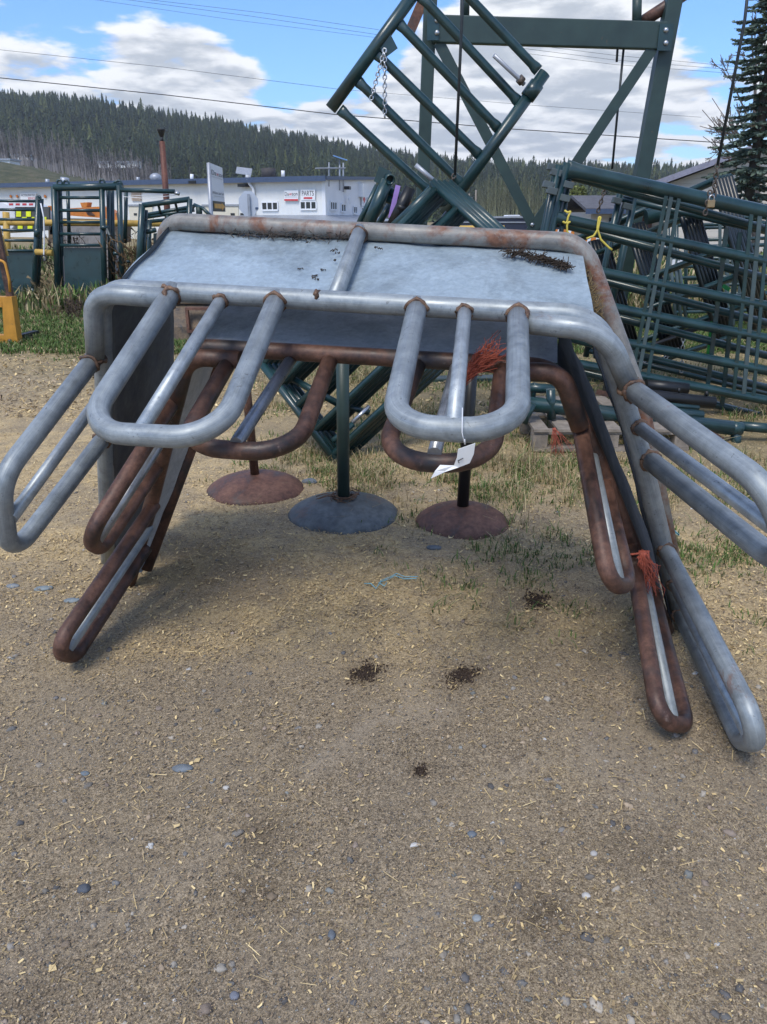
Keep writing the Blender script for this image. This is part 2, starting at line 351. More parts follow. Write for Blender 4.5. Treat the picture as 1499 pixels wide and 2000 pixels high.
M['bark'] = plain('bark', (0.07, 0.058, 0.048), 0.9, var=0.4)
M['wire'] = plain('wire', (0.02, 0.02, 0.022), 0.6)
M['cable'] = plain('cable', (0.035, 0.042, 0.045), 0.5, 0.4)
M['shingle'] = plain('shingle', (0.10, 0.10, 0.11), 0.9, var=0.3, scale=3)
M['dirt'] = plain('manure_dirt', (0.05, 0.034, 0.022), 0.95, var=0.5, scale=40)
M['soil'] = plain('wet_soil', (0.055, 0.036, 0.024), 0.9, var=0.5, scale=60)
M['tint'] = tinted('scatter_tint'); M['tint_leaf'] = tinted('leaf_tint', 0.7)
M['lampblack'] = plain('lamp_black', (0.02, 0.02, 0.02), 0.5)
M['rustpole'] = rusty('rust_pole', (0.12, 0.045, 0.03), (0.18, 0.075, 0.05), (0.09, 0.035, 0.025), 3)

def siding(name, col, vertical=True, pitch=0.3, depth=0.35):
    m, nt, b = mat_new(name); tc = nd(nt, 'ShaderNodeTexCoord'); sp = nd(nt, 'ShaderNodeSeparateXYZ'); nt.links.new(tc.outputs['UV'], sp.inputs[0])
    w = nd(nt, 'ShaderNodeMath'); w.operation = 'FRACT'; dv = nd(nt, 'ShaderNodeMath'); dv.operation = 'DIVIDE'; dv.inputs[1].default_value = pitch
    nt.links.new(sp.outputs[0 if vertical else 1], dv.inputs[0]); nt.links.new(dv.outputs[0], w.inputs[0])
    h = ramp(nt, w.outputs[0], [(0.0, (0, 0, 0)), (0.14, (1, 1, 1)), (0.86, (1, 1, 1)), (1.0, (0, 0, 0))] if vertical else [(0.0, (1, 1, 1)), (0.9, (0.75, 0.75, 0.75)), (0.93, (0, 0, 0)), (1.0, (0, 0, 0))])
    f = tex(nt, 'noise', 0.4, 5, 0.6); c = ramp(nt, f, [(0.3, tuple(0.9 * x for x in col)), (0.7, col)])
    nt.links.new(c, b.inputs['Base Color']); b.inputs['Roughness'].default_value = 0.5; bump(nt, b, h, depth, 0.03); return m
M['bldg'] = siding('ribbed_white_cladding', (0.80, 0.81, 0.82)); M['bldg2'] = siding('ribbed_pale_cladding', (0.76, 0.765, 0.74))
M['clap'] = siding('beige_lap_siding', (0.62, 0.57, 0.49), False, 0.16, 0.8)

def text_mesh(name, body, h, origin, xd, yd, mat, parent, width=None, ext=0.004):
    cu = bpy.data.curves.new(name, 'FONT'); cu.body = body; cu.size = 1.0; cu.extrude = 0.0
    o = bpy.data.objects.new(name, cu); COL.objects.link(o); bpy.context.view_layer.update()
    me = bpy.data.meshes.new_from_object(o.evaluated_get(bpy.context.evaluated_depsgraph_get())); bpy.data.objects.remove(o)
    co = np.empty(len(me.vertices) * 3); me.vertices.foreach_get('co', co); co = co.reshape(-1, 3)
    co[:, :2] -= co[:, :2].min(0); hh = co[:, 1].max(); ww = co[:, 0].max()
    sy = h / hh; sx = (width / ww) if width else sy
    xd = nrm(xd); yd = nrm(yd); zd = np.cross(xd, yd); base = np.array(parent.location)
    P = np.asarray(origin) - base + np.outer(co[:, 0] * sx, xd) + np.outer(co[:, 1] * sy, yd) + zd * ext
    me.vertices.foreach_set('co', P.ravel()); me.update(); me.materials.clear(); me.materials.append(mat)
    for p in me.polygons: p.material_index = 0
    ob = bpy.data.objects.new(name, me); COL.objects.link(ob); ob.parent = parent; return ob

# value noise in numpy for the terrain and the scatter masks
_P = RS.permutation(512)
def vnoise(x, y, seed=0):
    x = np.asarray(x, float) + seed * 17.3; y = np.asarray(y, float) + seed * 9.1
    xi = np.floor(x).astype(int); yi = np.floor(y).astype(int); xf = x - xi; yf = y - yi
    h = lambda a, b: _P[(_P[a % 512] + b) % 512] / 511.0
    u = xf * xf * (3 - 2 * xf); v = yf * yf * (3 - 2 * yf)
    return (h(xi, yi) * (1 - u) + h(xi + 1, yi) * u) * (1 - v) + (h(xi, yi + 1) * (1 - u) + h(xi + 1, yi + 1) * u) * v
def fbm(x, y, seed=0, o=4): return sum(vnoise(np.asarray(x) * 2 ** k, np.asarray(y) * 2 ** k, seed + k) / 2 ** (k + 1) for k in range(o)) / (1 - 0.5 ** o)
def gz(x, y):
    near = np.clip(1 - (np.hypot(np.asarray(x) * 0.5, np.asarray(y)) - 8) / 10, 0, 1)
    return ((fbm(np.asarray(x) * 1.3, np.asarray(y) * 1.3, 1) - 0.5) * 0.035 + (fbm(np.asarray(x) * 9, np.asarray(y) * 9, 5, 3) - 0.5) * 0.012) * near - 0.004

# ---------------------------------------------------------------- setting: ground, bank, hills
def zone(x, y):
    n1 = fbm(x * .9, y * .9, 21); n2 = fbm(x * 2.6, y * 2.6, 31)
    straw = np.clip((y + (n1 - .5) * 2.4 - 1.6) / 1.1, .12, 1) * np.clip((n2 - .28) / .2, np.clip((y - 1.6) * .5, .1, .5), 1)
    s2 = y + x * .55 + (n1 - .5) * 3
    grass = np.clip((s2 - 3.7) / 2.4, 0, 1) * np.clip((n2 - .36) / .2, .1, 1)
    for (px, py, r, a) in ((1060, 1055, .42, 1.3), (940, 900, .5, .9), (1000, 935, .35, .7), (1330, 1000, .8, .5), (1440, 1080, .6, .5), (560, 900, .8, .35), (1180, 1130, .5, .35), (860, 960, .4, .3), (700, 880, .8, .6)):
        g = gnd(px, py); grass = grass + a * np.exp(-((x - g[0]) ** 2 + (y - g[1]) ** 2) / r ** 2) * np.clip((n2 - .3) / .2, .1, 1)
    left = np.clip((-x - .9) / .6, 0, 1) * np.clip((9.2 - y) / 1.0, 0, 1); grass = grass * (1 - .96 * left)
    return straw, np.clip(grass, 0, 1.4)
def ground_material():
    m, nt, b = mat_new('ground'); L = nt.links.new
    tc = nd(nt, 'ShaderNodeTexCoord'); sp = nd(nt, 'ShaderNodeSeparateXYZ'); L(tc.outputs['Object'], sp.inputs[0])
    def math_(op, a, c):
        n = nd(nt, 'ShaderNodeMath'); n.operation = op
        for i, v in enumerate((a, c)):
            if isinstance(v, (int, float)): n.inputs[i].default_value = v
            else: L(v, n.inputs[i])
        return n.outputs[0]
    big = tex(nt, 'noise', 0.9, 6, 0.65); mid = tex(nt, 'noise', 7, 8, 0.7); fa = tex(nt, 'noise', 75, 8, 0.75); fb = tex(nt, 'noise', 270, 4, 0.7); fine = math_('ADD', math_('MULTIPLY', math_('SUBTRACT', fb, .5), 1.3), math_('ADD', .5, math_('MULTIPLY', math_('SUBTRACT', fa, .5), .9))); grit = tex(nt, 'voronoi', 210, out='Color')
    gravel = ramp(nt, fine, [(0.28, (0.100, 0.078, 0.052)), (0.5, (0.285, 0.225, 0.150)), (0.72, (0.50, 0.405, 0.28))])
    gb = nd(nt, 'ShaderNodeRGBToBW'); L(grit, gb.inputs[0]); gravel = mixc(nt, 1.0, gravel, ramp(nt, gb.outputs[0], [(0.15, (.62, .63, .66)), (0.5, (1.0, 1.0, 1.0)), (0.9, (1.35, 1.33, 1.3))]), 'MULTIPLY')
    dust = tex(nt, 'noise', 1.7, 5, 0.6, dist=.6); gravel = mixc(nt, ramp(nt, dust, [(.50, (0, 0, 0)), (.66, (.55, .55, .55))]), gravel, (.30, .245, .175))
    straw = ramp(nt, fine, [(0.25, (0.26, 0.19, 0.10)), (0.5, (0.54, 0.405, 0.22)), (0.75, (0.78, 0.61, 0.35))])
    va = nd(nt, 'ShaderNodeVertexColor'); va.layer_name = 'cover'; vs = nd(nt, 'ShaderNodeSeparateColor'); L(va.outputs[0], vs.inputs[0])
    k = math_('MULTIPLY', vs.outputs[0], rng(nt, mid, 0.36, 0.56, 0.22, 1.0))
    c = mixc(nt, k, gravel, straw)
    c = mixc(nt, math_('MULTIPLY', vs.outputs[2], .75), c, mixc(nt, 1.0, (.40, .33, .24), ramp(nt, fine, [(.3, (.8, .8, .8)), (.7, (1.15, 1.15, 1.15))]), 'MULTIPLY'))
    c = mixc(nt, math_('MULTIPLY', va.outputs[1], rng(nt, mid, .35, .6, .2, .9)), c, (.05, .036, .026))
    # pale scuff
    grass = ramp(nt, mid, [(0.3, (0.085, 0.085, 0.038)), (0.5, (0.18, 0.15, 0.075)), (0.72, (0.30, 0.235, 0.14))])
    s2 = math_('ADD', math_('ADD', sp.outputs[1], math_('MULTIPLY', math_('SUBTRACT', big, 0.5), 3.0)), math_('MULTIPLY', sp.outputs[0], 0.55))
    c = mixc(nt, rng(nt, s2, 4.6, 7.2, 0, 0.7), c, grass)
    L(c, b.inputs['Base Color']); b.inputs['Roughness'].default_value = 0.95; b.inputs['Specular IOR Level'].default_value = 0.15
    h = math_('ADD', math_('MULTIPLY', fine, 0.5), math_('MULTIPLY', mid, 0.6)); bump(nt, b, h, 0.75, 0.012)
    return m
def spaced(lo, hi, step, far, grow=1.16):
    a = list(np.arange(lo, hi, step)); x = hi; s = step
    while x < far: a.append(x); s *= grow; x += s
    a.append(far); x = lo; s = step; pre = []
    return a
xs = spaced(0, 2.6, 0.035, 1500); xs = np.array([-v for v in xs[:0:-1]] + xs)
ys = np.array([-40, -10, -3, -1, 0, .4] + spaced(0.6, 6.5, 0.035, 1500))
GX, GY = np.meshgrid(xs, ys); GZ = gz(GX, GY)
V = np.stack([GX.ravel(), GY.ravel(), GZ.ravel()], 1); nx, ny = len(xs), len(ys)
i = np.arange((nx - 1) * (ny - 1)); a = i // (nx - 1) * nx + i % (nx - 1)
gr_ = tag(raw_mesh('ground', V, np.stack([a, a + 1, a + nx + 1, a + nx], 1), ground_material(), smooth=True), kind='structure')
st_, gs_ = zone(GX.ravel(), GY.ravel()); sc_ = np.zeros(len(V)); wet_shade_ = np.zeros(len(V))
def seg(px0, py0, px1, py1, w, amt):              # wheel and drag scuffs: pale dusty streaks on the dirt
    p, q = gnd(px0, py0)[:2], gnd(px1, py1)[:2]; d = q - p; t = np.clip(((V[:, 0] - p[0]) * d[0] + (V[:, 1] - p[1]) * d[1]) / (d @ d), 0, 1)
    return amt * np.exp(-(((V[:, 0] - p[0] - t * d[0]) ** 2 + (V[:, 1] - p[1] - t * d[1]) ** 2) / w ** 2))
for q in ((605, 1505, 745, 1395, .035, .9), (745, 1395, 850, 1385, .07, .8), (800, 1330, 830, 1400, .06, .7), (700, 1920, 900, 1720, .05, .6), (0, 1900, 330, 1730, .05, .55), (330, 1730, 420, 1660, .05, .4), (950, 1530, 1060, 1480, .04, .5), (1150, 1450, 1250, 1560, .09, .45), (0, 760, 130, 730, .5, .6)): sc_ = np.maximum(sc_, seg(*q))
for px, py, w in ((716, 1310, .075), (905, 1318, .07), (822, 1506, .03), (1048, 1172, .09), (520, 1640, .07), (490, 1750, .06), (30, 1960, .12), (1060, 1780, .09), (430, 1130, .35), (1250, 1650, .12)):  # damp spots, plus soft shade painted on the ground by the left foot
    c = gnd(px, py); wet_shade_ = np.maximum(wet_shade_, (.8 if w < .1 else .45) * np.exp(-((V[:, 0] - c[0]) ** 2 + (V[:, 1] - c[1]) ** 2) / w ** 2))
at_ = gr_.data.color_attributes.new('cover', 'FLOAT_COLOR', 'POINT'); at_.data.foreach_set('color', np.stack([np.clip(st_, 0, 1), np.clip(gs_, 0, 1), np.clip(sc_, 0, 1), np.clip(wet_shade_, 0, 1)], 1).astype(np.float32).ravel())

# wooded hill: ridge heights read as elevations above the horizon
RID = [(-700, 150), (-200, 196), (0, 207), (150, 214), (300, 237), (450, 258), (600, 284), (700, 306), (800, 322), (900, 338), (1000, 346), (1150, 352), (1320, 354), (1500, 354), (2200, 345)]
def ridge_h(az):       # az: x/y slope
    px = 749.5 + az * FPX * 1.089
    py = np.interp(px, [p[0] for p in RID], [p[1] for p in RID])
    return 520 * np.tan(np.arctan((1000 - py) / FPX) - PITCH) + 1.5
def hill_z(x, y):
    t = np.clip((y - 190) / 330, 0, 1); t = t * t * (3 - 2 * t) * 0.55 + t * 0.45
    back = np.clip((y - 520) / 300, 0, 1)
    return ridge_h(x / np.maximum(y, 1)) * (t - 0.25 * back) + (fbm(x * .012, y * .012, 3) - .5) * 10 * t - 0.6
hx = np.linspace(-700, 750, 120); hy = np.linspace(170, 900, 60); HX, HY = np.meshgrid(hx, hy); HZ = hill_z(HX, HY)
V = np.stack([HX.ravel(), HY.ravel(), HZ.ravel()], 1); nx, ny = len(hx), len(hy)
i = np.arange((nx - 1) * (ny - 1)); a = i // (nx - 1) * nx + i % (nx - 1)
tag(raw_mesh('hills', V, np.stack([a, a + 1, a + nx + 1, a + nx], 1), plain('hill_soil', (0.035, 0.036, 0.020), 0.95, var=0.4, scale=0.05), smooth=True), kind='structure')
# grassy bank behind the long building
def bank_z(x, y):
    az = x / y; top = np.interp(749.5 + az * FPX * 1.089, [-300, 0, 90, 200, 330, 430], [11.0, 9.9, 8.6, 6.4, 4.0, 0.3])
    t = np.clip((y - 88) / 42, 0, 1); t = t * t * (3 - 2 * t); return top * t + np.clip(y - 130, 0, 200) * .045 * np.clip(top / 4, 0, 1) - .3 + (fbm(x * .07, y * .07, 9) - .5) * .8 * t
bx = np.linspace(-180, -20, 70); by = np.linspace(86, 240, 50); HX, HY = np.meshgrid(bx, by); HZ = bank_z(HX, HY)
V = np.stack([HX.ravel(), HY.ravel(), HZ.ravel()], 1); nx, ny = len(bx), len(by)
i = np.arange((nx - 1) * (ny - 1)); a = i // (nx - 1) * nx + i % (nx - 1)
mb_, nt_, b_ = mat_new('bank_grass'); f_ = tex(nt_, 'noise', .45, 12, .8); bump(nt_, b_, f_, 1.0, .6)
nt_.links.new(ramp(nt_, f_, [(0.34, (0.035, 0.045, 0.020)), (0.5, (0.095, 0.098, 0.045)), (0.64, (0.17, 0.135, 0.085))]), b_.inputs['Base Color']); b_.inputs['Roughness'].default_value = .95
tag(raw_mesh('terrain', V, np.stack([a, a + 1, a + nx + 1, a + nx], 1), mb_, smooth=True), kind='structure')

# ---- forest: a wood too far to count, one mass of layered conifers
def conifer_variant(rs):
    T = []; n_l = 9; hgt = 1.0; wid = rs.uniform(.23, .36)
    T.append([(-.012, 0, 0), (.012, 0, 0), (0, 0, .5)]); T.append([(0, -.012, 0), (0, .012, 0), (0, 0, .5)])
    for l in range(n_l):
        z = .10 + .86 * l / n_l; r0 = wid * (1 - l / n_l) ** .8 * rs.uniform(.75, 1.15) + .012; k = 7 if l < 6 else 5
        for j in range(k):
            a = 2 * math.pi * (j + rs.rand()) / k; w = .42 + .25 * rs.rand(); rr = r0 * rs.uniform(.65, 1.15); dz = .055 * rs.rand()
            p = (math.cos(a) * rr, math.sin(a) * rr, z - .02 - dz)
            q1 = (math.cos(a + w) * rr * .55, math.sin(a + w) * rr * .55, z + .015); q2 = (math.cos(a - w) * rr * .55, math.sin(a - w) * rr * .55, z + .015)
            T.append([q2, p, (0, 0, z + .13)]); T.append([p, q1, (0, 0, z + .13)])
    return np.array(T)                                        # (faces, 3, 3)
var = [conifer_variant(RS) for _ in range(8)]
def plant_wood(name, X, Y_, Z, H, col, mat, label):
    Vs = []; Cs = []
    for i in range(len(X)):
        t = var[RS.randint(8)]; a = RS.rand() * 6.28; c, s = math.cos(a), math.sin(a); q = t.copy()
        q = np.stack([t[..., 0] * c - t[..., 1] * s, t[..., 0] * s + t[..., 1] * c, t[..., 2]], -1) * H[i]
        q += np.array([X[i], Y_[i], Z[i]]); Vs.append(q); Cs.append(np.clip(col[i] * RS.uniform(.75, 1.3, (len(t), 1)), 0, 1))
    V = np.concatenate(Vs).reshape(-1, 3); n = len(V) // 3
    return tag(raw_mesh(name, V, np.arange(3 * n).reshape(n, 3), mat, np.concatenate(Cs)), label, 'forest', kind='stuff')
X = []; Y_ = []
for y in np.arange(200, 560, 4.8):
    w = y * .57; xx = np.arange(-w - 10, w + 10, 4.2); X.append(xx + RS.uniform(-2.6, 2.6, len(xx))); Y_.append(np.full(len(xx), y) + RS.uniform(-2.8, 2.8, len(xx)))
X = np.concatenate(X); Y_ = np.concatenate(Y_)
pxs = 749.5 + X / Y_ * FPX * 1.089
keep = (Y_ > 262) | (pxs > 640); keep &= (Y_ > 230) | (pxs > 800); keep &= ~((pxs > 890) & (pxs < 960) & (Y_ < 290)); keep &= RS.rand(len(X)) < .93
X, Y_ = X[keep], Y_[keep]; H = RS.uniform(5.5, 10.5, len(X)) * np.where(RS.rand(len(X)) < .08, 1.2, 1)
sp_ = RS.rand(len(X))[:, None]; lite = fbm(X * .02, Y_ * .02, 12)[:, None]
col = np.where(sp_ < .55, np.array([[.032, .044, .020]]), np.where(sp_ < .9, np.array([[.048, .062, .025]]), np.array([[.085, .098, .034]]))) * (.65 + .8 * lite) * RS.uniform(.8, 1.2, (len(X), 1))
plant_wood('conifer_forest', X, Y_, hill_z(X, Y_) - .5, H, col, M['tint_leaf'], 'dense dark conifer forest covering the whole hillside')

def bare_wood(name, X, Y_, Z, H, label, col=(.27, .248, .238), br=26):
    V = []; C = []
    def stick(p, q, w0, w1, c):
        d = nrm(q - p); s = nrm(np.cross(d, (0, 1, 0.01)))
        V.append([p - s * w0, p + s * w0, q + s * w1, q - s * w1]); C.append(c)
        s2 = nrm(np.cross(d, s)); V.append([p - s2 * w0, p + s2 * w0, q + s2 * w1, q - s2 * w1]); C.append(c)
    for x, y, z, h in zip(X, Y_, Z, H):
        c = np.array(col) * RS.uniform(.6, 1.35); lean = RS.uniform(-.05, .05, 2); p = np.array([x, y, z]); q = p + np.array([lean[0] * h, lean[1] * h, h])
        stick(p, (p + q) / 2, .09, .06, c * 1.25); stick((p + q) / 2, q, .06, .015, c)
        for _ in range(br):
            t = RS.uniform(.3, .97); s = p + (q - p) * t; a = RS.rand() * 6.28; l = h * RS.uniform(.08, .2) * (1.2 - t)
            e = s + np.array([math.cos(a) * l * .55, math.sin(a) * l * .55, l]); stick(s, e, .03, .008, c * .8)
            for _ in range(2):
                a2 = a + RS.uniform(-1, 1); s3 = s + (e - s) * RS.uniform(.4, .9); stick(s3, s3 + np.array([math.cos(a2) * l * .3, math.sin(a2) * l * .3, l * .45]), .014, .006, c * .75)
    V = np.array(V).reshape(-1, 3); n = len(V) // 4
    return tag(raw_mesh(name, V, np.arange(4 * n).reshape(n, 4), M['tint'], np.clip(np.array(C), 0, 1)), label, 'wood', kind='stuff')
n = 520; Y_ = RS.uniform(135, 195, n); px = RS.uniform(-60, 335, n); X = (px - 749.5) / FPX / 1.089 * Y_
Z = np.maximum(hill_z(X, Y_), bank_z(X, Y_)) - .3
bare_wood('birch_wood', X, Y_, Z, RS.uniform(3.5, 7, n), 'bare grey birch wood along the foot of the dark forested hill')
n = 120; Y_ = RS.uniform(165, 205, n); px = RS.uniform(935, 1065, n); X = (px - 749.5) / FPX / 1.089 * Y_
bare_wood('aspen_wood', X, Y_, np.zeros(n) - .3, RS.uniform(6, 10.5, n), 'budding pale green aspen wood at the hill foot behind the navy trailer', (.19, .20, .12), 34)

# ---------------------------------------------------------------- ground cover (stuff)
def scatter_pts(n, y0, y1, powr=1.0):
    u = RS.rand(n); y = (y0 ** (1 - powr) + u * (y1 ** (1 - powr) - y0 ** (1 - powr))) ** (1 / (1 - powr)) if powr != 1 else y0 * (y1 / y0) ** u
    w = y * .58 + .45; x = RS.uniform(-1, 1, n) * w; return x, y
def chips(name, n, y0, y1, smin, smax, palette, prob, label, powr=1.0, thin=(.18, .5), flat=.35):
    x, y = scatter_pts(n, y0, y1, powr); st, gr = zone(x, y); k = RS.rand(n) < prob(st, gr, x, y); x, y = x[k], y[k]; n = len(x)
    L = (RS.uniform(0, 1, n) ** 2.6 * (smax - smin) + smin) * np.clip(.5 + .22 * y, .68, 1.15); W = L * RS.uniform(*thin, n) * .5; L = L * .5
    a = RS.rand(n) * 6.283; tilt = RS.normal(0, flat, n); roll = RS.normal(0, flat, n)
    dx = np.stack([np.cos(a) * np.cos(tilt), np.sin(a) * np.cos(tilt), np.sin(tilt)], 1); dy = np.stack([-np.sin(a) * np.cos(roll), np.cos(a) * np.cos(roll), np.sin(roll)], 1)
    c = np.stack([x, y, gz(x, y) + np.abs(np.sin(tilt)) * L * .8 + .0035 + RS.uniform(0, .004, n)], 1)
    j = lambda: RS.uniform(.55, 1.1, (n, 1))
    P = np.stack([c - dx * L[:, None] * j() - dy * W[:, None] * j(), c + dx * L[:, None] * j() - dy * W[:, None] * j(), c + dx * L[:, None] * j() + dy * W[:, None] * j(), c - dx * L[:, None] * j() + dy * W[:, None] * j()], 1)
    pal = np.array(palette); col = pal[RS.randint(len(pal), size=n)] * RS.uniform(.7, 1.25, (n, 1))
    return tag(raw_mesh(name, P.reshape(-1, 3), np.arange(4 * n).reshape(n, 4), M['tint'], np.clip(col, 0, .85)), label, 'ground litter', kind='stuff')
STRAW = [(.60, .445, .215), (.53, .395, .195), (.44, .325, .165), (.70, .54, .28), (.33, .24, .13), (.49, .36, .19)]
BROWN = [(.25, .185, .12), (.20, .155, .105), (.33, .25, .16), (.15, .12, .09), (.40, .31, .20)]
chips('wood_chips', 420000, 0.85, 7.5, .004, .019, STRAW, lambda s, g, x, y: .9 * s ** 1.2 * (1 - .35 * np.clip(g, 0, 1)) * np.clip(.2 + 1.6 * (fbm(x * 4, y * 4, 61) - .25), .1, 1) + .03, 'pale straw and wood chips strewn over the yard', .9)
chips('wood_chips', 170000, 0.85, 4.5, .002, .012, BROWN, lambda s, g, x, y: (.25 + .5 * fbm(x * 3.1, y * 3.1, 55)) * (1.1 - .3 * s), 'small brown bark bits mixed into the gravel', .8, (.3, .8))
chips('straw', 6500, 0.85, 8, .02, .075, STRAW[:4], lambda s, g, x, y: .3 + .6 * s, 'loose straw stalks lying on the dirt', 1.0, (.025, .05), .10)
chips('straw', 3400, 0.85, 9, .006, .026, [(.60, .46, .23), (.54, .41, .21), (.46, .35, .18)], lambda s, g, x, y: .08 + .5 * s, 'larger pale wood flakes on the dirt', 1.0, (.4, .9), .25)
chips('leaf_litter', 60000, 6.0, 14, .01, .05, STRAW + BROWN, lambda s, g, x, y: np.where(x < -1.2, .9 * (y < 9.6), .35), 'dry litter over the yard beyond the feeders', 1.2)

def ico():
    t = (1 + 5 ** .5) / 2; v = [(-1, t, 0), (1, t, 0), (-1, -t, 0), (1, -t, 0), (0, -1, t), (0, 1, t), (0, -1, -t), (0, 1, -t), (t, 0, -1), (t, 0, 1), (-t, 0, -1), (-t, 0, 1)]
    f = [(0, 11, 5), (0, 5, 1), (0, 1, 7), (0, 7, 10), (0, 10, 11), (1, 5, 9), (5, 11, 4), (11, 10, 2), (10, 7, 6), (7, 1, 8), (3, 9, 4), (3, 4, 2), (3, 2, 6), (3, 6, 8), (3, 8, 9), (4, 9, 5), (2, 4, 11), (6, 2, 10), (8, 6, 7), (9, 8, 1)]
    v = [nrm(p) for p in v]; f2 = []; mid = {}
    def mp(a, b):
        k = (min(a, b), max(a, b))
        if k not in mid: mid[k] = len(v); v.append(nrm(v[a] + v[b]))
        return mid[k]
    for a, b, c in f:
        x, y, z = mp(a, b), mp(b, c), mp(c, a); f2 += [(a, x, z), (b, y, x), (c, z, y), (x, y, z)]
    return np.array(v), np.array(f2)
IV, IF = ico()
PEB = [(.24, .22, .19), (.17, .165, .155), (.29, .265, .225), (.14, .135, .13), (.36, .32, .26), (.26, .205, .15), (.32, .25, .175), (.20, .205, .19), (.28, .225, .18)]
OV = np.array([(1, 0, 0), (-1, 0, 0), (0, 1, 0), (0, -1, 0), (0, 0, 1), (0, 0, -1.)]); OF = np.array([(0, 2, 4), (2, 1, 4), (1, 3, 4), (3, 0, 4), (2, 0, 5), (1, 2, 5), (3, 1, 5), (0, 3, 5)])
def pebbles(name, n, y0, y1, smin, smax, label, pw=3.2, powr=.7, white=.05, IV=IV, IF=IF):
    x, y = scatter_pts(n, y0, y1, powr); s, g = zone(x, y); k = RS.rand(n) < (1.0 - .72 * s) * np.clip(.35 + 1.3 * (fbm(x * 1.8, y * 1.8, 77) - .2), .2, 1); x, y = x[k], y[k]; n = len(x)
    r = (RS.rand(n) ** pw * (smax - smin) + smin) * .5
    q = IV[None] * (1 + RS.uniform(-.34, .30, (n, len(IV), 1))) * np.stack([r * RS.uniform(.8, 1.5, n), r * RS.uniform(.7, 1.1, n), r * RS.uniform(.4, .8, n)], 1)[:, None, :]
    a = RS.rand(n)[:, None] * 6.283; q = np.stack([q[..., 0] * np.cos(a) - q[..., 1] * np.sin(a), q[..., 0] * np.sin(a) + q[..., 1] * np.cos(a), q[..., 2]], -1)
    q = q + np.stack([x, y, gz(x, y) + r * .08], 1)[:, None, :]
    F_ = (IF[None] + (np.arange(n) * len(IV))[:, None, None]).reshape(-1, 3); pal = np.array(PEB); col = pal[RS.randint(len(pal), size=n)] * RS.uniform(.7, 1.3, (n, 1))
    w = RS.rand(n) < white; col[w] = np.array([.5, .49, .46])
    return tag(raw_mesh(name, q.reshape(-1, 3), F_, M['tint'], np.repeat(np.clip(col, 0, .8), len(IF), 0)), label, 'gravel', kind='stuff')
pebbles('gravel', 7000, .85, 4.5, .004, .024, 'small grey and brown gravel pressed into the dirt', 7, .7, .02)
pebbles('gravel', 60000, .85, 3.6, .002, .0075, 'fine grit over the near ground', 1.8, .5, .03, OV, OF)

def grass(name, n, y0, y1, hmin, hmax, prob, palette, label, powr=1.0, w=.0022, lean=.5, xr=None):
    x, y = scatter_pts(n, y0, y1, powr)
    s, g = zone(x, y); k = RS.rand(n) < prob(s, g, x, y); x, y = x[k], y[k]
    # tufts: several blades about each point
    m = 9; x = np.repeat(x, m) + RS.normal(0, .022, len(x) * m) * (1 + .12 * np.repeat(y, m)); y = np.repeat(y, m) + RS.normal(0, .022, len(x)) * 1.5; n = len(x)
    h = RS.uniform(hmin, hmax, n) * (.6 + .8 * fbm(x * 1.7, y * 1.7, 41)); a = RS.rand(n) * 6.283; ln = np.abs(RS.normal(0, lean, n))
    d = np.stack([np.cos(a), np.sin(a), np.zeros(n)], 1); sd = np.stack([-np.sin(a), np.cos(a), np.zeros(n)], 1) * (w * RS.uniform(.7, 1.5, n) * (1 + y * .10))[:, None]
    b = np.stack([x, y, gz(x, y)], 1); up = np.array([0, 0, 1.0]); mid = b + up * (h * .55)[:, None] + d * (h * ln * .25)[:, None]; tip = b + up * (h * .9)[:, None] + d * (h * ln * .9)[:, None]
    V = np.stack([b - sd, b + sd, mid + sd * .8, mid - sd * .8, mid - sd * .8, mid + sd * .8, tip + sd * .15, tip - sd * .15], 1)
    pal = np.array(palette); col = pal[RS.randint(len(pal), size=n)] * RS.uniform(.7, 1.3, (n, 1))
    Fi = np.arange(8 * n).reshape(n, 2, 4).reshape(-1, 4)
    return tag(raw_mesh(name, V.reshape(-1, 3), Fi, M['tint_leaf'], np.repeat(np.clip(col, 0, .8), 2, 0)), label, 'grass', kind='stuff')
GREEN = [(.085, .15, .04), (.12, .18, .05), (.07, .12, .035), (.15, .18, .07)]
DRY = [(.38, .30, .165), (.31, .245, .13), (.44, .36, .21), (.23, .19, .10)]
grass('grass', 17000, 2.3, 9.5, .010, .050, lambda s, g, x, y: np.clip(g, 0, 1) ** 1.6 * np.clip((fbm(x * 3, y * 3, 91) - .40) * 5, .14, 1), GREEN + DRY[:1], 'short green grass tufts growing through the litter', 1.0, .0018, 1.0)
grass('dry_grass', 9000, 3.7, 10, .02, .11, lambda s, g, x, y: np.clip(g - .2, 0, 1) * np.clip((fbm(x * 2.2, y * 2.2, 95) - .38) * 4, .08, 1) * (x > -1.3), DRY + GREEN[:1], 'long dry grass around the stacked panels', 1.0, .0014, 1.3)
grass('grass', 15000, 9.0, 15, .025, .08, lambda s, g, x, y: .9, GREEN + GREEN + DRY[:1], 'green grass strip in front of the gates', 1.2, .0028, .8)
grass('dry_grass', 7000, 13, 34, .15, .5, lambda s, g, x, y: .8, DRY + GREEN, 'rough grass beyond the gates', 1.2, .008, .5)

# ---------------------------------------------------------------- the two hay feeder sections in front
class Frame:
    """a feeder section's rim plane: two feet on the ground and the lean of the rim"""
    def __init__(s, footL, footR, tau):
        A = gnd(*footL); B = gnd(*footR); e = nrm(B - A); h = nrm(np.cross(e, (0, 0, 1))); h *= np.sign(h[1]); t = R(tau)
        up = np.array([0, 0, 1]) * math.cos(t) + h * math.sin(t); n = nrm(np.cross(e, up)); n *= np.sign(n[1])
        s.A, s.B, s.n, s.e, s.up = A, B, n, e, nrm(up)
    def p(s, px, py, L=0.0): return onpl(px, py, s.A - s.n * L, s.n)          # L metres towards the camera along the feeder's axis

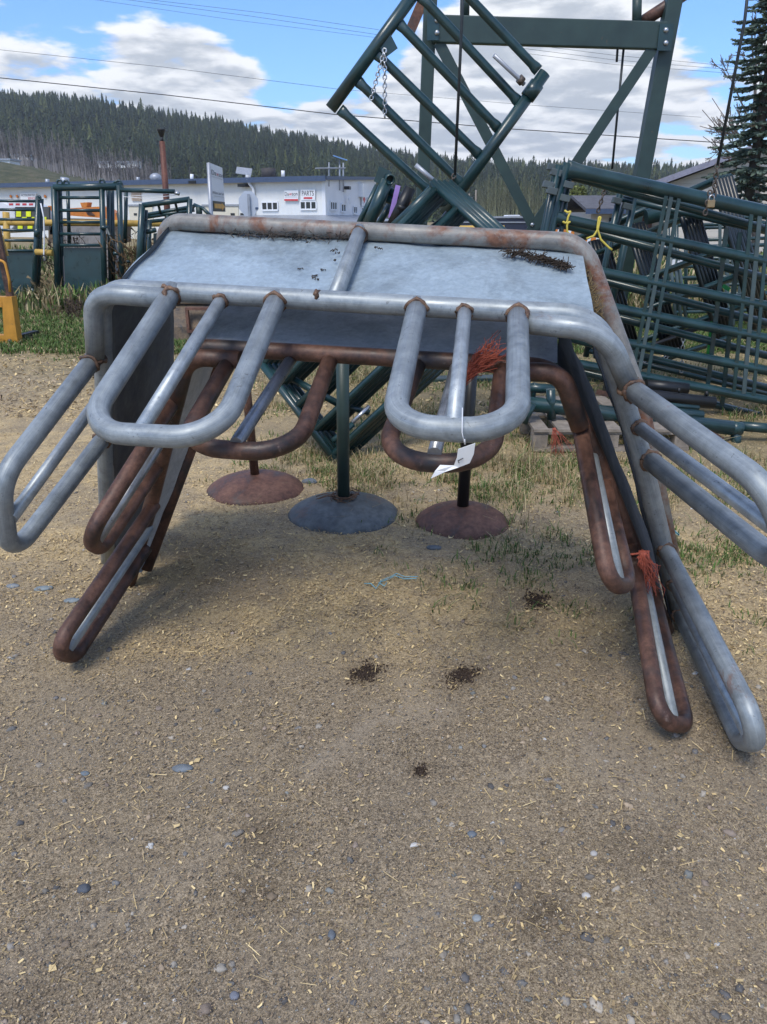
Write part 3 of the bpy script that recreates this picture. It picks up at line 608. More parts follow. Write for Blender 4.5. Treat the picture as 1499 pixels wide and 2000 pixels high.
def weld(at, d, r, parent):
    """a lumpy weld bead round a pipe of radius r whose axis is d"""
    d = nrm(d); x = nrm(np.cross(d, (.2, .3, 1))); y = np.cross(d, x); m = MB(); pts = []
    ph = RS.rand() * 6
    for k in range(19):
        a = 2 * math.pi * k / 18; rr = r * (1.0 + .05 * math.sin(5 * a + ph)); pts.append(np.asarray(at) + (x * math.cos(a) + y * math.sin(a)) * rr + d * (.004 * math.sin(3 * a + ph)))
    m.tube(pts, [.0075 + .0022 * math.sin(3 * k + ph) for k in range(19)], 7, caps=False); return m.build('weld_bead', M['weld'], parent)

def u_bar(root, start_a, start_b, end_a, end_b, r, mats, mid=None, rmid=.021, fil=.105, name='feed_bar', midmat=None):
    """a U of pipe welded to the rim at both ends, and the straight bar down its middle"""
    m = MB(); m.tube(fillet([start_a, end_a, end_b, start_b], fil, 9), r, 18); o = m.build(name, mats, root)
    weld(start_a + nrm(end_a - start_a) * .030, end_a - start_a, r, o); weld(start_b + nrm(end_b - start_b) * .030, end_b - start_b, r, o)
    if mid is not None:
        mm = MB(); mm.tube([mid[0], mid[1]], rmid, 14); q = mm.build('middle_bar', midmat or M['galv_bar'], root)
        weld(mid[0] + nrm(mid[1] - mid[0]) * .032, mid[1] - mid[0], rmid, q)
    return o

def shift(pts, v): return [np.asarray(p) + v for p in pts]
def skirt(root, front, back, inset, mats, names):
    """folded sheet between two rims, one mesh per face; front/back are equal-length polylines"""
    fr = [np.asarray(p) for p in front]; bk = [np.asarray(p) for p in back]; c = sum(fr) / len(fr)
    splits = names; out = []
    for nm, i0, i1, mat, nu in splits:
        m = MB(); cols = []
        F_ = fr[i0:i1 + 1]; B_ = bk[i0:i1 + 1]; nv = 14
        seg = []
        for k in range(len(F_) - 1):
            for t in np.linspace(0, 1, nu, endpoint=False): seg.append((F_[k] * (1 - t) + F_[k + 1] * t, B_[k] * (1 - t) + B_[k + 1] * t))
        seg.append((F_[-1], B_[-1]))
        N = np.cross(seg[-1][0] - seg[0][0], seg[0][1] - seg[0][0]); N = nrm(N); N *= np.sign(N @ (c - seg[len(seg) // 2][0])) if abs(N @ (c - seg[len(seg) // 2][0])) > 1e-6 else 1
        th = .0025
        for side in (0, 1):
            base = len(m.v)
            for k, (a, b) in enumerate(seg):
                for j in range(nv + 1):
                    t = j / nv; w = .006 * math.sin(k * .55 + j * .8) + .004 * math.sin(k * 1.7 + 2 * j * .37)
                    ed = .012 * math.sin(k * 1.3) * (1 if j in (0, nv) else 0) * .4
                    m.v.append(a * (1 - t) + b * t + N * (inset + w * .5 + th * side + ed * .3))
            for k in range(len(seg) - 1):
                for j in range(nv):
                    q = [base + k * (nv + 1) + j, base + k * (nv + 1) + j + 1, base + (k + 1) * (nv + 1) + j + 1, base + (k + 1) * (nv + 1) + j]
                    m.face(q if side else q[::-1], None, True)
        ns = len(seg); off = ns * (nv + 1)
        for k in range(ns - 1):
            for j in (0, nv): m.face([k * (nv + 1) + j, (k + 1) * (nv + 1) + j, off + (k + 1) * (nv + 1) + j, off + k * (nv + 1) + j])
        out.append(m.build(nm, mat, root))
    return out

def along(px, py, near, L, far=True):
    """the point seen at a pixel that lies L metres from a known point, behind or in front of it"""
    d = nrm(ray(px, py)); w = near - CAM; b = w @ d; c = max(L * L - (w @ w - b * b), 0.0) ** .5; return CAM + d * (b + c if far else b - c)
# --- grey galvanised section
g = Frame((212, 1100), (1335, 1228), -20); D = 0.57
grey = empty('feeder_section', tuple((g.A + g.B) / 2), 'grey galvanised hay feeder section standing as a big arch, outermost of the two', 'hay feeder', None)
PR = .0325
fpts = [g.p(212, 1094), g.p(206, 880), g.p(199, 562), g.p(1168, 618), g.p(1250, 880), g.p(1335, 1225)]
front = fillet(fpts, [0, .2, .13, .15, .3, 0], 9)
MB().tube(front, PR, 20).build('front_rim', M['galv'], grey)
bk = [fpts[0] + g.n * D, fpts[1] + g.n * D, g.p(322, 432, -D), g.p(1139, 474, -D), fpts[4] + g.n * .34, fpts[5] + g.n * .08]
back = fillet(bk, [0, .2, .10, .13, .3, 0], 9)
MB().tube(back, PR, 20).build('back_rim', M['galv_rust'], grey)
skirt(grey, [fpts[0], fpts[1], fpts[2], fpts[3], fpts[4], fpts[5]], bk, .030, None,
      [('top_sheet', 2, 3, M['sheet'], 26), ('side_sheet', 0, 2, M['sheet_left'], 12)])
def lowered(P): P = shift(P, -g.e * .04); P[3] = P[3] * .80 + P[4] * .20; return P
skirt(grey, lowered(fpts), lowered(bk), .0, None, [('side_sheet', 3, 5, M['sheet_side_shaded'], 12)])
a, b = g.p(705, 450, -D), g.p(652, 590, 0)
q = MB().tube([a + (b - a) * .02 + g.up * .004, b - (b - a) * .04 + g.up * .002], .026, 16).build('cross_bar', M['galv'], grey); weld(a + (b - a) * .07, b - a, .026, q)
# doubled pipes round the two upper corners
off = -g.n * .045 - g.up * .024
c1 = fillet([g.p(331, 583, .05), g.p(181, 572, .05), g.p(187, 699, .05)], .11, 9); o = MB().tube(c1, PR, 18).build('corner_pipe', M['galv'], grey); weld(c1[0], c1[1] - c1[0], PR, o); weld(c1[-1], c1[-1] - c1[-2], PR, o)
c2 = fillet([g.p(1026, 630, .05), g.p(1183, 647, .05), g.p(1230, 755, .05)], .15, 9); o = MB().tube(c2, PR, 18).build('corner_pipe', M['galv'], grey); weld(c2[0], c2[1] - c2[0], PR, o); weld(c2[-1], c2[-1] - c2[-2], PR, o)
UL = .64
u_bar(grey, g.p(340, 565), g.p(543, 580), g.p(160, 843, UL), g.p(427, 858, UL), .0315, M['galv'], (g.p(438, 577), g.p(272, 845, UL)), fil=.13)
u_bar(grey, g.p(816, 596), g.p(1012, 608), g.p(765, 832, UL), g.p(1012, 845, UL), .0315, M['galv'], (g.p(909, 601), g.p(887, 830, UL)), fil=.12)
u_bar(grey, g.p(184, 700, .05), g.p(207, 850), g.p(0, 938, UL), g.p(20, 1092, UL), .0315, M['galv'], (g.p(203, 765), g.p(22, 1012, UL)), fil=.11)
u_bar(grey, g.p(1230, 757, .05), g.p(1262, 893), g.p(1515, 963, UL), g.p(1543, 1117, UL), .0315, M['galv'], (g.p(1240, 828), g.p(1527, 1042, UL)), fil=.11)
sa, sb = g.p(1297, 1066), g.p(1326, 1192); eb = gnd(1447, 1448, .026); ea = along(1496, 1449, eb, np.linalg.norm(sb - sa) * .9, False)
u_bar(grey, sa, sb, ea, eb, .0285, M['galv'], ((sa + sb) / 2, (ea + eb) / 2 * .985 + (sa + sb) / 2 * .015), fil=.09)
weld(g.p(623, 582) + g.up * .012 - g.n * .01, g.e, .012, grey)

# --- rusty section nested under it
r_ = Frame((252, 1143), (1303, 1236), -15); D2 = 0.50
rust = empty('feeder_section', tuple((r_.A + r_.B) / 2), 'rusty brown hay feeder section nested inside the grey arch', 'hay feeder', None)
q_ = r_.p
rp = [q_(252, 1140), q_(298, 975), q_(372, 676), q_(1089, 718), q_(1168, 900), q_(1303, 1232)]
MB().tube(fillet(rp, [0, .2, .11, .13, .3, 0], 9), .0285, 18).build('front_rim', M['rust'], rust)
rb = [p + r_.n * D2 for p in rp]; rb[0] = rp[0] + r_.n * .10 + np.array([0.03, 0, 0]); rb[1] = rp[1] + r_.n * .40
MB().tube(fillet(rb[:4] + [rb[3] * .7 + rb[4] * .3], [0, .2, .11, .13, 0], 9), .030, 18).build('back_rim', M['rust'], rust)
skirt(rust, [p + r_.n * .035 for p in rp], rb, -.004, None, [('top_sheet', 2, 3, M['sheet_dull'], 24), ('side_sheet', 0, 2, M['sheet_dull'], 10), ('side_sheet', 3, 5, M['sheet_side_shaded'], 12)])
c1 = fillet([q_(470, 703, .05), q_(366, 697, .05), q_(343, 790, .05)], .10, 8); MB().tube(c1, .030, 16).build('corner_pipe', M['rust'], rust)
c2 = fillet([q_(1020, 726, .05), q_(1098, 728, .05), q_(1133, 835, .05)], .13, 8); MB().tube(c2, .030, 16).build('corner_pipe', M['rust'], rust)
RL = .53
def ru(sa, sb, ea, eb, mid, fil=.12, mm=None):
    m = MB(); m.tube(fillet([sa, ea, eb, sb], fil, 9), .0265, 18); m.build('feed_bar', M['rust'], rust)
    if mid is not None: MB().tube([mid[0], mid[1]], .0195, 14).build('middle_bar', mm or M['worn_bar'], rust)
ru(q_(455, 694), q_(646, 700), q_(352, 872, RL), q_(577, 887, RL), (q_(570, 700), q_(462, 866, RL)), .13)
ru(q_(819, 708), q_(982, 716), q_(742, 900, RL), q_(960, 908, RL), (q_(892, 712), q_(849, 886, RL)), .13)
sa, sb = q_(345, 775, .04), q_(312, 905); ea = q_(168, 1056, .52); eb = along(199, 1072, ea, .20); ru(sa, sb, ea, eb, ((sa + sb) / 2, (ea + eb) / 2), .08)
sa, sb = q_(302, 985), q_(285, 1072); eb = gnd(147, 1282, .022); ea = along(103, 1274, eb, .19, False)
ru(sa, sb, ea, eb, ((sa + sb) / 2, (ea + eb) / 2), .075, M['galv'])
sa, sb = q_(1134, 838, .03), q_(1178, 935); ea = q_(1190, 1148, .50); eb = along(1229, 1140, ea, .19); ru(sa, sb, ea, eb, ((sa + sb) / 2, (ea + eb) / 2), .085, M['galv'])
sa, sb = q_(1232, 1062), q_(1275, 1160); eb = gnd(1341, 1416, .022); ea = along(1289, 1412, eb, .19, False)
ru(sa, sb, ea, eb, ((sa + sb) / 2, (ea + eb) / 2), .085, M['galv'])

# --- twine, paper tag, debris
def tassel(name, knot, d, L, spread, n, label, loop=None):
    m = MB(); d = nrm(d)
    for _ in range(n):
        e = d + RS.normal(0, spread, 3); l = L * RS.uniform(.6, 1.1); p = knot + RS.normal(0, .006, 3)
        g_ = np.array([0, 0, -1.0]) * l * RS.uniform(0, .22); m.tube([p, p + e * l * .3 + RS.normal(0, .004, 3), p + e * l * .6 + RS.normal(0, .009, 3) + g_ * .3, p + e * l * .85 + RS.normal(0, .010, 3) + g_ * .7, p + e * l + g_ + RS.normal(0, .012, 3)], [.0013, .0013, .0012, .001, .0007], 4)
    m.tube([knot - d * .008, knot + d * .012], .011, 8)
    if loop: m.torus(loop[0], loop[1], loop[2], .004, 20, 6)
    return tag(m.build(name, M['twine'], None, knot), label, 'twine')
k = q_(900, 748, .05); tip = q_(966, 676, .05)
tassel('twine_bundle', k, tip - k, .185, .10, 120, 'frayed orange twine tassel tied to the rusty top rim between two feed bars', (q_(888, 725, .0), r_.e, .036))
k = q_(1256, 1082, .12); tip = q_(1268, 1140, .13)
tassel('twine_bundle', k, tip - k, .12, .17, 110, 'orange twine knot tied round the rusty right leg', (q_(1246, 1080, .06), q_(1257, 1210, .2) - q_(1239, 1105, .09), .038))
tg = empty('paper_tag', tuple(g.p(615, 850, UL)), 'white folded paper tag hanging on a string from a grey feed bar', 'tag')
tg.location = tuple(g.p(905, 850, UL)); TP = lambda x, y, l=UL + .045: g.p(x, y, l)
m = MB(); poly = [TP(895, 877), TP(929, 865), TP(926, 886), TP(918, 904), TP(897, 912), TP(887, 909), TP(893, 893)]; m.prism(poly, -g.n * .0015)
m.prism([TP(887, 909), TP(897, 912), TP(870, 921, UL + .06), TP(842, 934, UL + .09), TP(850, 920, UL + .075), TP(860, 908, UL + .05)], -g.n * .0015); m.build('paper', M['paper'], tg)
m = MB(); m.tube([g.p(904, 820, UL) + g.up * .034, TP(903, 845), TP(908, 868)], .0012, 5); m.tube([TP(908, 858), TP(909, 868)], .0012, 5); m.build('string', M['white'], tg)
m = MB(); m.tube([TP(897, 904, UL + .049), TP(895, 900, UL + .049), TP(905, 895, UL + .049)], .0012, 4); m.build('pen_mark', M['ink'], tg)

topn = nrm(np.cross(fpts[3] - fpts[2], bk[2] - fpts[2])); topn *= np.sign(topn[2])
def on_sheet(px, py): 
    o = fpts[2] - topn * .030; return onpl(px, py, o, topn)
def litter(name, pts, w, n, mat, label, rise=.012):
    m = MB()
    for _ in range(n):
        t = RS.rand() * (len(pts) - 1); i = int(t); c = pts[i] * (1 - t + i) + pts[min(i + 1, len(pts) - 1)] * (t - i); c = c + nrm(pts[-1] - pts[0]) * RS.normal(0, w) + np.cross(topn, nrm(pts[-1] - pts[0])) * RS.normal(0, w * .55) + topn * abs(RS.normal(0, rise))
        d = nrm(RS.normal(0, 1, 3) * (1, 1, .5)); s = nrm(np.cross(d, RS.normal(0, 1, 3))); l = RS.uniform(.006, .03)
        m.bar(c - d * l, c + d * l, .0022, .0018, s)
    return tag(m.build(name, mat, None, pts[0]), label, 'debris')
litter('debris_clump', [on_sheet(988, 492), on_sheet(1040, 503), on_sheet(1075, 512), on_sheet(1110, 524)], .009, 330, M['dirt'], 'long dark clump of rotten hay lying on the right end of the top sheet', .006)
litter('debris_clump', [on_sheet(440, 458), on_sheet(560, 466), on_sheet(690, 468)], .012, 110, M['bark'], 'thin line of old hay caught along the back rim')
sc = [on_sheet(int(x), int(y)) for x, y in ((650, 492), (655, 490), (660, 496), (617, 540), (620, 548), (612, 544), (585, 527), (630, 529), (655, 510), (600, 475), (735, 485), (745, 488))]
m = MB()
for p in sc:
    for _ in range(5):
        c = p + RS.normal(0, .004, 3) * (1, 1, .2) + topn * .004; d = nrm(RS.normal(0, 1, 3)); m.bar(c - d * .004, c + d * .004, .0025, .002, topn)
tag(m.build('debris_clump', M['dirt'], None, sc[0]), 'specks of dirt and leaf crumbs scattered on the top sheet', 'debris')
m = MB()
for _ in range(150):
    t = RS.rand(); c = bk[3] * (1 - t) + (bk[3] * .55 + fpts[3] * .45) * t + np.array([0, 0, 0.0]); c = g.p(1128 + 40 * t + RS.normal(0, 5), 500 + 120 * t + RS.normal(0, 6), -D + .25 * t); d = nrm(RS.normal(0, 1, 3)); l = RS.uniform(.01, .04); m.bar(c - d * l, c + d * l, .002, .0015, (0, 0, 1))
tag(m.build('debris_clump', M['twine'] if False else plain('old_hay', (.20, .145, .07), .9), None, c), 'old straw caught between the right sheet and the grey back rim', 'debris')

# --- three round based posts
def stand(px, py, rad, top, mat, pmat, label, pr=.034, lean=0.0):
    c = gnd(px, py); c[2] = gz(c[0], c[1]) - .01; t = empty('post_stand', tuple(c), label, 'stand', 'round based posts under the feeders')
    prof = [(rad, -.02), (rad * .995, .006), (rad * .93, .030), (rad * .78, .058), (rad * .56, .082), (rad * .3, .098), (rad * .13, .102)]
    MB().lathe(c, prof, 48, jit=.012).build('round_base', mat, t)
    MB().tube([c + np.array([0, 0, .09]), c + np.array([lean, .0, top])], pr, 16).build('post', pmat, t); return t, c
stand(500, 953, .285, .98, M['rust_plate'], M['rust'], 'rusty post on a round rust red base, left of the three', .026, -.03)
blue_base = rusty('blue_grey_plate', (.085, .10, .105), (.13, .15, .155), (.13, .075, .05), 3, .6)
t2, c2_ = stand(672, 1001, .302, .93, blue_base, M['green_old'], 'post with a blue grey round base and wire coil, middle of the three', .033, .01)
stand(903, 1016, .250, .95, M['rust_plate'], M['black'], 'black post on a brown round base, right of the three', .031, .02)
m = MB()
for k in range(9):
    pts = [c2_ + np.array([math.cos(a) * (.045 + .012 * math.sin(a * 2 + k) + .004 * k), math.sin(a) * (.045 + .008 * math.cos(a * 3 + k) + .004 * k), .109 + .004 * k * math.sin(k + a)]) for a in np.linspace(0, 6.28, 22)]
    m.tube(pts, .0022, 5, caps=False)
for k in range(14):
    a = RS.rand() * 6.28; p = c2_ + np.array([math.cos(a) * .05, math.sin(a) * .05, .115]); e = p + np.array([math.cos(a) * .07 - .03, math.sin(a) * .03, -.015 + .03 * RS.rand()]); m.tube([p, (p + e) / 2 + np.array([0, 0, .012]), e], .0018, 4)
tag(m.build('wire_coil', M['weld'], None, c2_ + np.array([0, 0, .14])), 'coil of rusty wire round the foot of the middle post', 'wire')

# --- on the ground: twine, soil patches, stones
p = [gnd(x, y) + np.array([0, 0, .006 + .012 * (i % 2)]) for i, (x, y) in enumerate(((712, 1142), (725, 1147), (735, 1152), (742, 1146), (740, 1141), (756, 1139), (760, 1133), (772, 1131), (790, 1133), (814, 1137)))]
m = MB(); m.tube(p, .0024, 6); m.tube([a_ + np.array([.006, .012, .004]) for a_ in p[2:]], .002, 6); m.tube([p[3], p[3] + np.array([.02, -.03, 0]), p[5] + np.array([.0, -.03, 0])], .0025, 5)
tag(m.build('blue_string', M['blue_twine'], None, p[0]), 'pale blue twine lying on the dirt in front of the arch', 'twine')
p = [gnd(x, y) + np.array([0, 0, .02]) for x, y in ((1304, 1047), (1312, 1050), (1308, 1055), (1318, 1047), (1325, 1052), (1316, 1043))]
tag(MB().tube(p, .005, 6).build('blue_string', M['blue_twine'], None, p[0]), 'tiny tangle of blue twine on the grass behind the grey right leg', 'twine')
for (px, py, rad, label) in ((716, 1310, .050, 'dark damp soil patch in front of the arch, left of a pair'), (905, 1318, .046, 'dark damp soil patch in front of the arch, right of a pair'), (822, 1506, .019, 'smallest damp soil patch, nearest the viewer'), (1048, 1172, .055, 'dark soil patch beside the shaded grass')):
    c = gnd(px, py); m = MB()
    for _ in range(int(900 * (rad / .05) ** 1.6)):
        a = RS.rand() * 6.28; rr = rad * min(abs(RS.normal(0, .62)), 1.25) * (1 + .35 * math.sin(2 * a + px) + .2 * math.sin(5 * a)); x, y = c[0] + rr * math.cos(a), c[1] + rr * math.sin(a) * 1.1
        s = RS.uniform(.001, .0034); zz = float(gz(x, y)) + .003 + .003 * max(0, 1 - rr / rad) * RS.rand(); m.box((x, y, zz), nrm(RS.normal(0, 1, 3)) * s, nrm(RS.normal(0, 1, 3)) * s * .8, (0, 0, s * .8))
    tag(m.build('soil_patch', M['soil'], None, c), label, 'soil', 'dark damp soil patches')
def stone(px, py, sx, sy, sz, colr, label, rot=0):
    c = gnd(px, py); q = IV * (1 + RS.uniform(-.13, .13, (len(IV), 1))) * np.array([sx, sy, sz]); a = R(rot); q = np.stack([q[:, 0] * math.cos(a) - q[:, 1] * math.sin(a), q[:, 0] * math.sin(a) + q[:, 1] * math.cos(a), q[:, 2]], 1); c[2] = float(gz(c[0], c[1])) + sz * .3
    me = bpy.data.meshes.new('stone'); me.from_pydata([tuple(v) for v in q], [], [tuple(int(k) for k in f_) for f_ in IF]); me.polygons.foreach_set('use_smooth', [True] * len(IF)); me.materials.append(plain('stone', colr, .85, var=.35, scale=30, bmp=.3))
    o = bpy.data.objects.new('stone', me); COL.objects.link(o); o.location = c; sb = o.modifiers.new('sub', 'SUBSURF'); sb.levels = 1; sb.render_levels = 1
    return tag(o, label, 'stone', 'larger stones in the dirt')
stone(357, 1503, .033, .017, .010, (.15, .17, .185), 'flat blue grey stone, largest in the near gravel')
stone(164, 1740, .017, .014, .011, (.075, .085, .10), 'dark blue stone in the gravel low on the left')
stone(166, 1512, .016, .010, .008, (.14, .17, .19), 'small slate stone left of the flat grey stone')
stone(128, 1526, .011, .007, .006, (.42, .33, .23), 'tan stone beside the small slate stone')
stone(442, 1538, .011, .007, .007, (.46, .44, .40), 'small white stone right of the flat grey stone')
stone(648, 1828, .010, .013, .011, (.12, .135, .15), 'grey pointed stone near the bottom middle')
stone(458, 1944, .011, .010, .009, (.16, .17, .20), 'rounded blue grey stone near the bottom edge')
stone(922, 1630, .013, .011, .009, (.13, .15, .17), 'dark stone right of the middle, in open gravel')
stone(1146, 1745, .011, .009, .008, (.48, .46, .42), 'pale stone low on the right')
stone(1160, 1664, .010, .008, .007, (.38, .36, .33), 'light grey stone above the pale stone')
stone(932, 1793, .012, .010, .008, (.25, .27, .27), 'grey round stone at bottom right of middle')
stone(85, 1148, .045, .022, .010, (.20, .235, .245), 'flat pale slate stone left of the rusty left leg', 15)
stone(142, 1175, .035, .020, .009, (.19, .225, .24), 'flat slate stone touching the rusty left leg', 10)
stone(25, 1143, .030, .018, .010, (.20, .22, .23), 'flat grey stone at the left edge of the yard')
stone(605, 940, .050, .030, .022, (.13, .15, .17), 'dark grey stone beside the left round base')
stone(848, 1068, .040, .022, .014, (.12, .135, .145), 'dark flat stone in front of the right round base')

# ---------------------------------------------------------------- gantry, hoist cables, hanging panel
GY = 8.0
def gp(x, y, d=0.0): return aty(x, y, GY + d)
gan = empty('gantry_frame', tuple(gp(1000, 722) * (1, 1, 0)), 'tall dark green steel gantry frame with a cross beam and X braces', 'gantry')
def post(px0, py0, px1, py1, w, mat):
    a, b = gp(px0, py0), gp(px1, py1); MB().bar(a, b, w, w, (1, 0, 0)).build('post', mat, gan, bevel=.008)
post(843, -40, 811, 724, .115, M['green_old']); post(1321, -30, 1184, 724, .135, M['green_old'])
a, b = gp(846, 57, -.09), gp(1300, 71, -.09); MB().bar(a, b, .08, .215, (0, 1, 0)).build('cross_beam', M['green_old'], gan, bevel=.01)
for (x, y0, y1, bx_) in ((846, 28, 79, 854), (1300, 47, 99, 1301)):
    m = MB(); p0, p1 = gp(x - 11, y0, -.14), gp(x + 11, y1, -.14); m.box((p0 + p1) / 2, ((p1 - p0)[0] / 2, 0, 0), (0, .006, 0), (0, 0, abs((p1 - p0)[2]) / 2)); pl = m.build('bolt_plate', M['green'], gan)
    for yy in (y0 + 12, y1 - 15): MB().lathe(gp(bx_, yy, -.146), [(.022, 0), (.022, .008), (.012, .016), (.003, .018)], 12, ax=(0, -1, 0)).build('bolt', M['steel'], pl)
for (x0, y0, x1, y1, d) in ((857, 82, 1062, 480, -.10), (1275, 95, 1000, 508, -.112)):
    MB().bar(gp(x0, y0, d), gp(x1, y1, d), .098, .008, (1, 0, .3)).build('brace', M['green_old'], gan)
MB().lathe(gp(1040, 439, -.118), [(.02, 0), (.02, .008), (.006, .016)], 12, ax=(0, -1, 0)).build('bolt', M['steel'], gan)
for (x, y0, y1) in ((908, -30, 34), (1244, -10, 48)): MB().tube([gp(x + 1, y0, -.03), gp(x, y1, -.03)], .042, 12).build('stub_pipe', M['green_old'], gan)
MB().tube([gp(1252, 45, .05), gp(1345, -16, .05)], .052, 14).build('brace_pipe', M['rust'], gan)
MB().bar(gp(801, 62, .12), gp(838, -25, .12), .09, .05, (1, 0, 0)).build('brace_pipe', M['rust_plate'], gan)
MB().tube([gp(1207, 90, -.02), gp(1205, 121, -.02)], .011, 8).build('rod', M['cable'], gan)
MB().bar(gp(812, 757, -.5), gp(1215, 750, -.5), .20, .17, (0, 0, 1)).build('base_beam', M['green_old'], gan, bevel=.01)
for x in (826, 1196): MB().lathe(gp(x, 766, -.58), [(.022, 0), (.022, .01), (.004, .018)], 10, ax=(0, -1, 0)).build('bolt', M['steel'], gan)

def chain(p, q, label, n=None, r=.0055, sag=.0, mat=None, loop=False):
    p = np.asarray(p, float); q = np.asarray(q, float); L = np.linalg.norm(q - p); n = n or max(3, int(L / .036)); m = MB()
    for k in range(n):
        t0, t1 = k / n, (k + 1) / n; f = lambda t: p + (q - p) * t - np.array([0, 0, sag * 4 * t * (1 - t)])
        c = (f(t0) + f(t1)) / 2; d = f(t1) - f(t0); l = np.linalg.norm(d) * .68; d = nrm(d); s = nrm(np.cross(d, (.2, 1, .3))); 
        if k % 2: s = np.cross(d, s)
        w = .013; pts = []
        for a in np.linspace(0, 2 * math.pi, 13): pts.append(c + d * (l - w if False else l * .82) * math.copysign(abs(math.cos(a)) ** .7, math.cos(a)) + s * w * math.sin(a))
        m.tube(pts, r, 6, caps=False)
    return tag(m.build('chain', mat or M['chain'], None, p), label, 'chain')
def padlock(c, s, label):
    t = empty('padlock', tuple(c), label, 'padlock')
    MB().box(c, (s * .5, 0, 0), (0, s * .22, 0), (0, 0, s * .48)).build('lock_body', M['brass'], t, bevel=s * .1)
    a = [c + np.array([math.cos(x) * s * .33, 0, s * (.75 + .33 * math.sin(x))]) for x in np.linspace(0, math.pi, 10)]; MB().tube([c + np.array([s * .33, 0, s * .4])] + a + [c + np.array([-s * .33, 0, s * .4])], s * .09, 8).build('shackle', M['steel'], t)
def cable(pts, r, label):
    return tag(MB().tube(pts, r, 8).build('hoist_cable', M['cable'], None, pts[0]), label, 'cable')
cable([aty(905, -60, 6.1), aty(903, 30, 6.1), aty(889, 342, 6.1)], .0105, 'dark hoist cable running down across the tilted green panel')
cable([aty(1466, -60, 5.6), aty(1455, 40, 5.6), aty(1402, 322, 5.6)], .0105, 'dark hoist cable slanting down to the padlocked chain on the right panel')
cable([gp(1219, 90, -.03), gp(1196, 330, -.03)], .011, 'thin cable hanging from the right half of the gantry beam')
chain(aty(889, 340, 6.1), aty(868, 378, 6.1), 'rusty chain joining the left hoist cable to the padlock', 5)
chain(aty(866, 372, 6.05), aty(843, 410, 6.05), 'rusty chain loop left of the padlock on the tilted panel', 5, sag=.02)
chain(aty(1402, 320, 5.6), aty(1394, 385, 5.6), 'rusty chain at the foot of the right hoist cable', 7)
chain(aty(1388, 372, 5.58), aty(1377, 420, 5.58), 'short rusty chain tail hanging beside the right padlock', 5)
chain(gp(1191, 338, -.05), gp(1168, 415, -.05), 'dark chain hanging below the thin cable in front of the grey roof', 9, .008)
padlock(aty(866, 386, 6.0), .045, 'brass padlock on a round green disc at the tilted panel'); padlock(aty(1389, 398, 5.55), .05, 'brass padlock hanging on the chain at the right panel')
tag(MB().lathe(aty(864, 389, 6.06), [(.05, 0), (.052, .004), (.052, .012), (.046, .016)], 24, ax=(.1, -1, .1)).build('lock_disc', M['green_old'], None, aty(864, 389, 6.06)), 'round green steel disc behind the left padlock', 'disc')

# tilted panel: two long stiles and six crimped rails
HY = 6.4; hp = lambda x, y, d=0: aty(x, y, HY + d)
pan = empty('gate_panel', tuple(hp(860, 230)), 'dark green gate panel with six rails, tilted on its corner high above the grey sheet', 'panel', 'green livestock panels')
MB().tube([hp(838, -52), hp(646, 213)], .044, 16).build('stile', M['green'], pan); MB().tube([hp(1065, 142), hp(866, 420)], .044, 16).build('stile', M['green'], pan)
MB().tube([hp(1050, 163, 0), hp(1030, 191, 0)], .055, 16).build('sleeve', M['green'], pan); MB().tube([hp(900, 370), hp(884, 393)], .054, 16).build('sleeve', M['green'], pan)
for (x0, y0, x1, y1) in ((664, 213, 840, 375), (697, 156, 903, 360), (733, 102, 937, 303), (776, 42, 974, 251), (820, -10, 1014, 200), (872, -52, 1052, 138)):
    MB().rail(hp(x0, y0), hp(x1, y1), .033, 12, hint=(0, 1, 0), crimp=.07).build('rail', M['green'], pan)
MB().tube([hp(1024, 165, -.03), hp(1013, 153, -.05), hp(965, 108, -.12)], .016, 10).build('hinge_pin', M['grey_metal'], pan)
MB().tube([hp(1021, 160, -.04), hp(1014, 153, -.05)], .034, 6).build('nut', M['chain'], pan)
MB().box(hp(757, 88, -.02), (.045, 0, .03), (0, .005, 0), (-.03, 0, .05)).build('latch_plate', M['green'], pan)
chain(hp(752, 95, -.06), hp(725, 195, -.06), 'bright chain hanging from the latch of the tilted panel, left strand', 13, .005, mat=M['steel'])
chain(hp(752, 95, -.06), hp(752, 230, -.06), 'bright chain hanging from the latch of the tilted panel, right and longer strand', 16, .005, mat=M['steel'])

# stack of bow panels standing on one corner, leaning back
p0 = gnd(654, 903); ln = nrm(np.array([0, .50, 1.0])); nn = nrm(np.cross((1, 0, 0), ln)); nn *= np.sign(nn[1])
sp3 = lambda x, y, d=0: onpl(x, y, p0 + nn * d, nn)
def stack_panel(d, sh, label):
    c = [sp3(656 + sh, 900, d), sp3(508 + sh, 706, d), sp3(849 + sh, 361, d), sp3(1046 + sh, 538, d)]
    t = empty('gate_panel', tuple(c[0]), label, 'panel', 'green livestock panels')
    MB().tube([c[0], c[1]], .026, 12).build('stile', M['green'], t); MB().tube([c[2] + (c[3] - c[2]) * -.02, c[3]], .03, 12).build('stile', M['green'], t)
    for f in (0.05, .29, .53, .76, .97): MB().rail(c[0] + (c[1] - c[0]) * f, c[3] + (c[2] - c[3]) * f, .024, 10).build('rail', M['green'], t)
for k, (d, s_) in enumerate(((0, 0), (.075, 9), (.15, 20), (.225, 32))):
    stack_panel(d, s_, ('front green panel of the stack standing on its corner behind the arch', 'second green panel of the stack standing on its corner behind the arch', 'third green panel of the stack standing on its corner behind the arch', 'rearmost green panel of the stack standing on its corner behind the arch')[k])
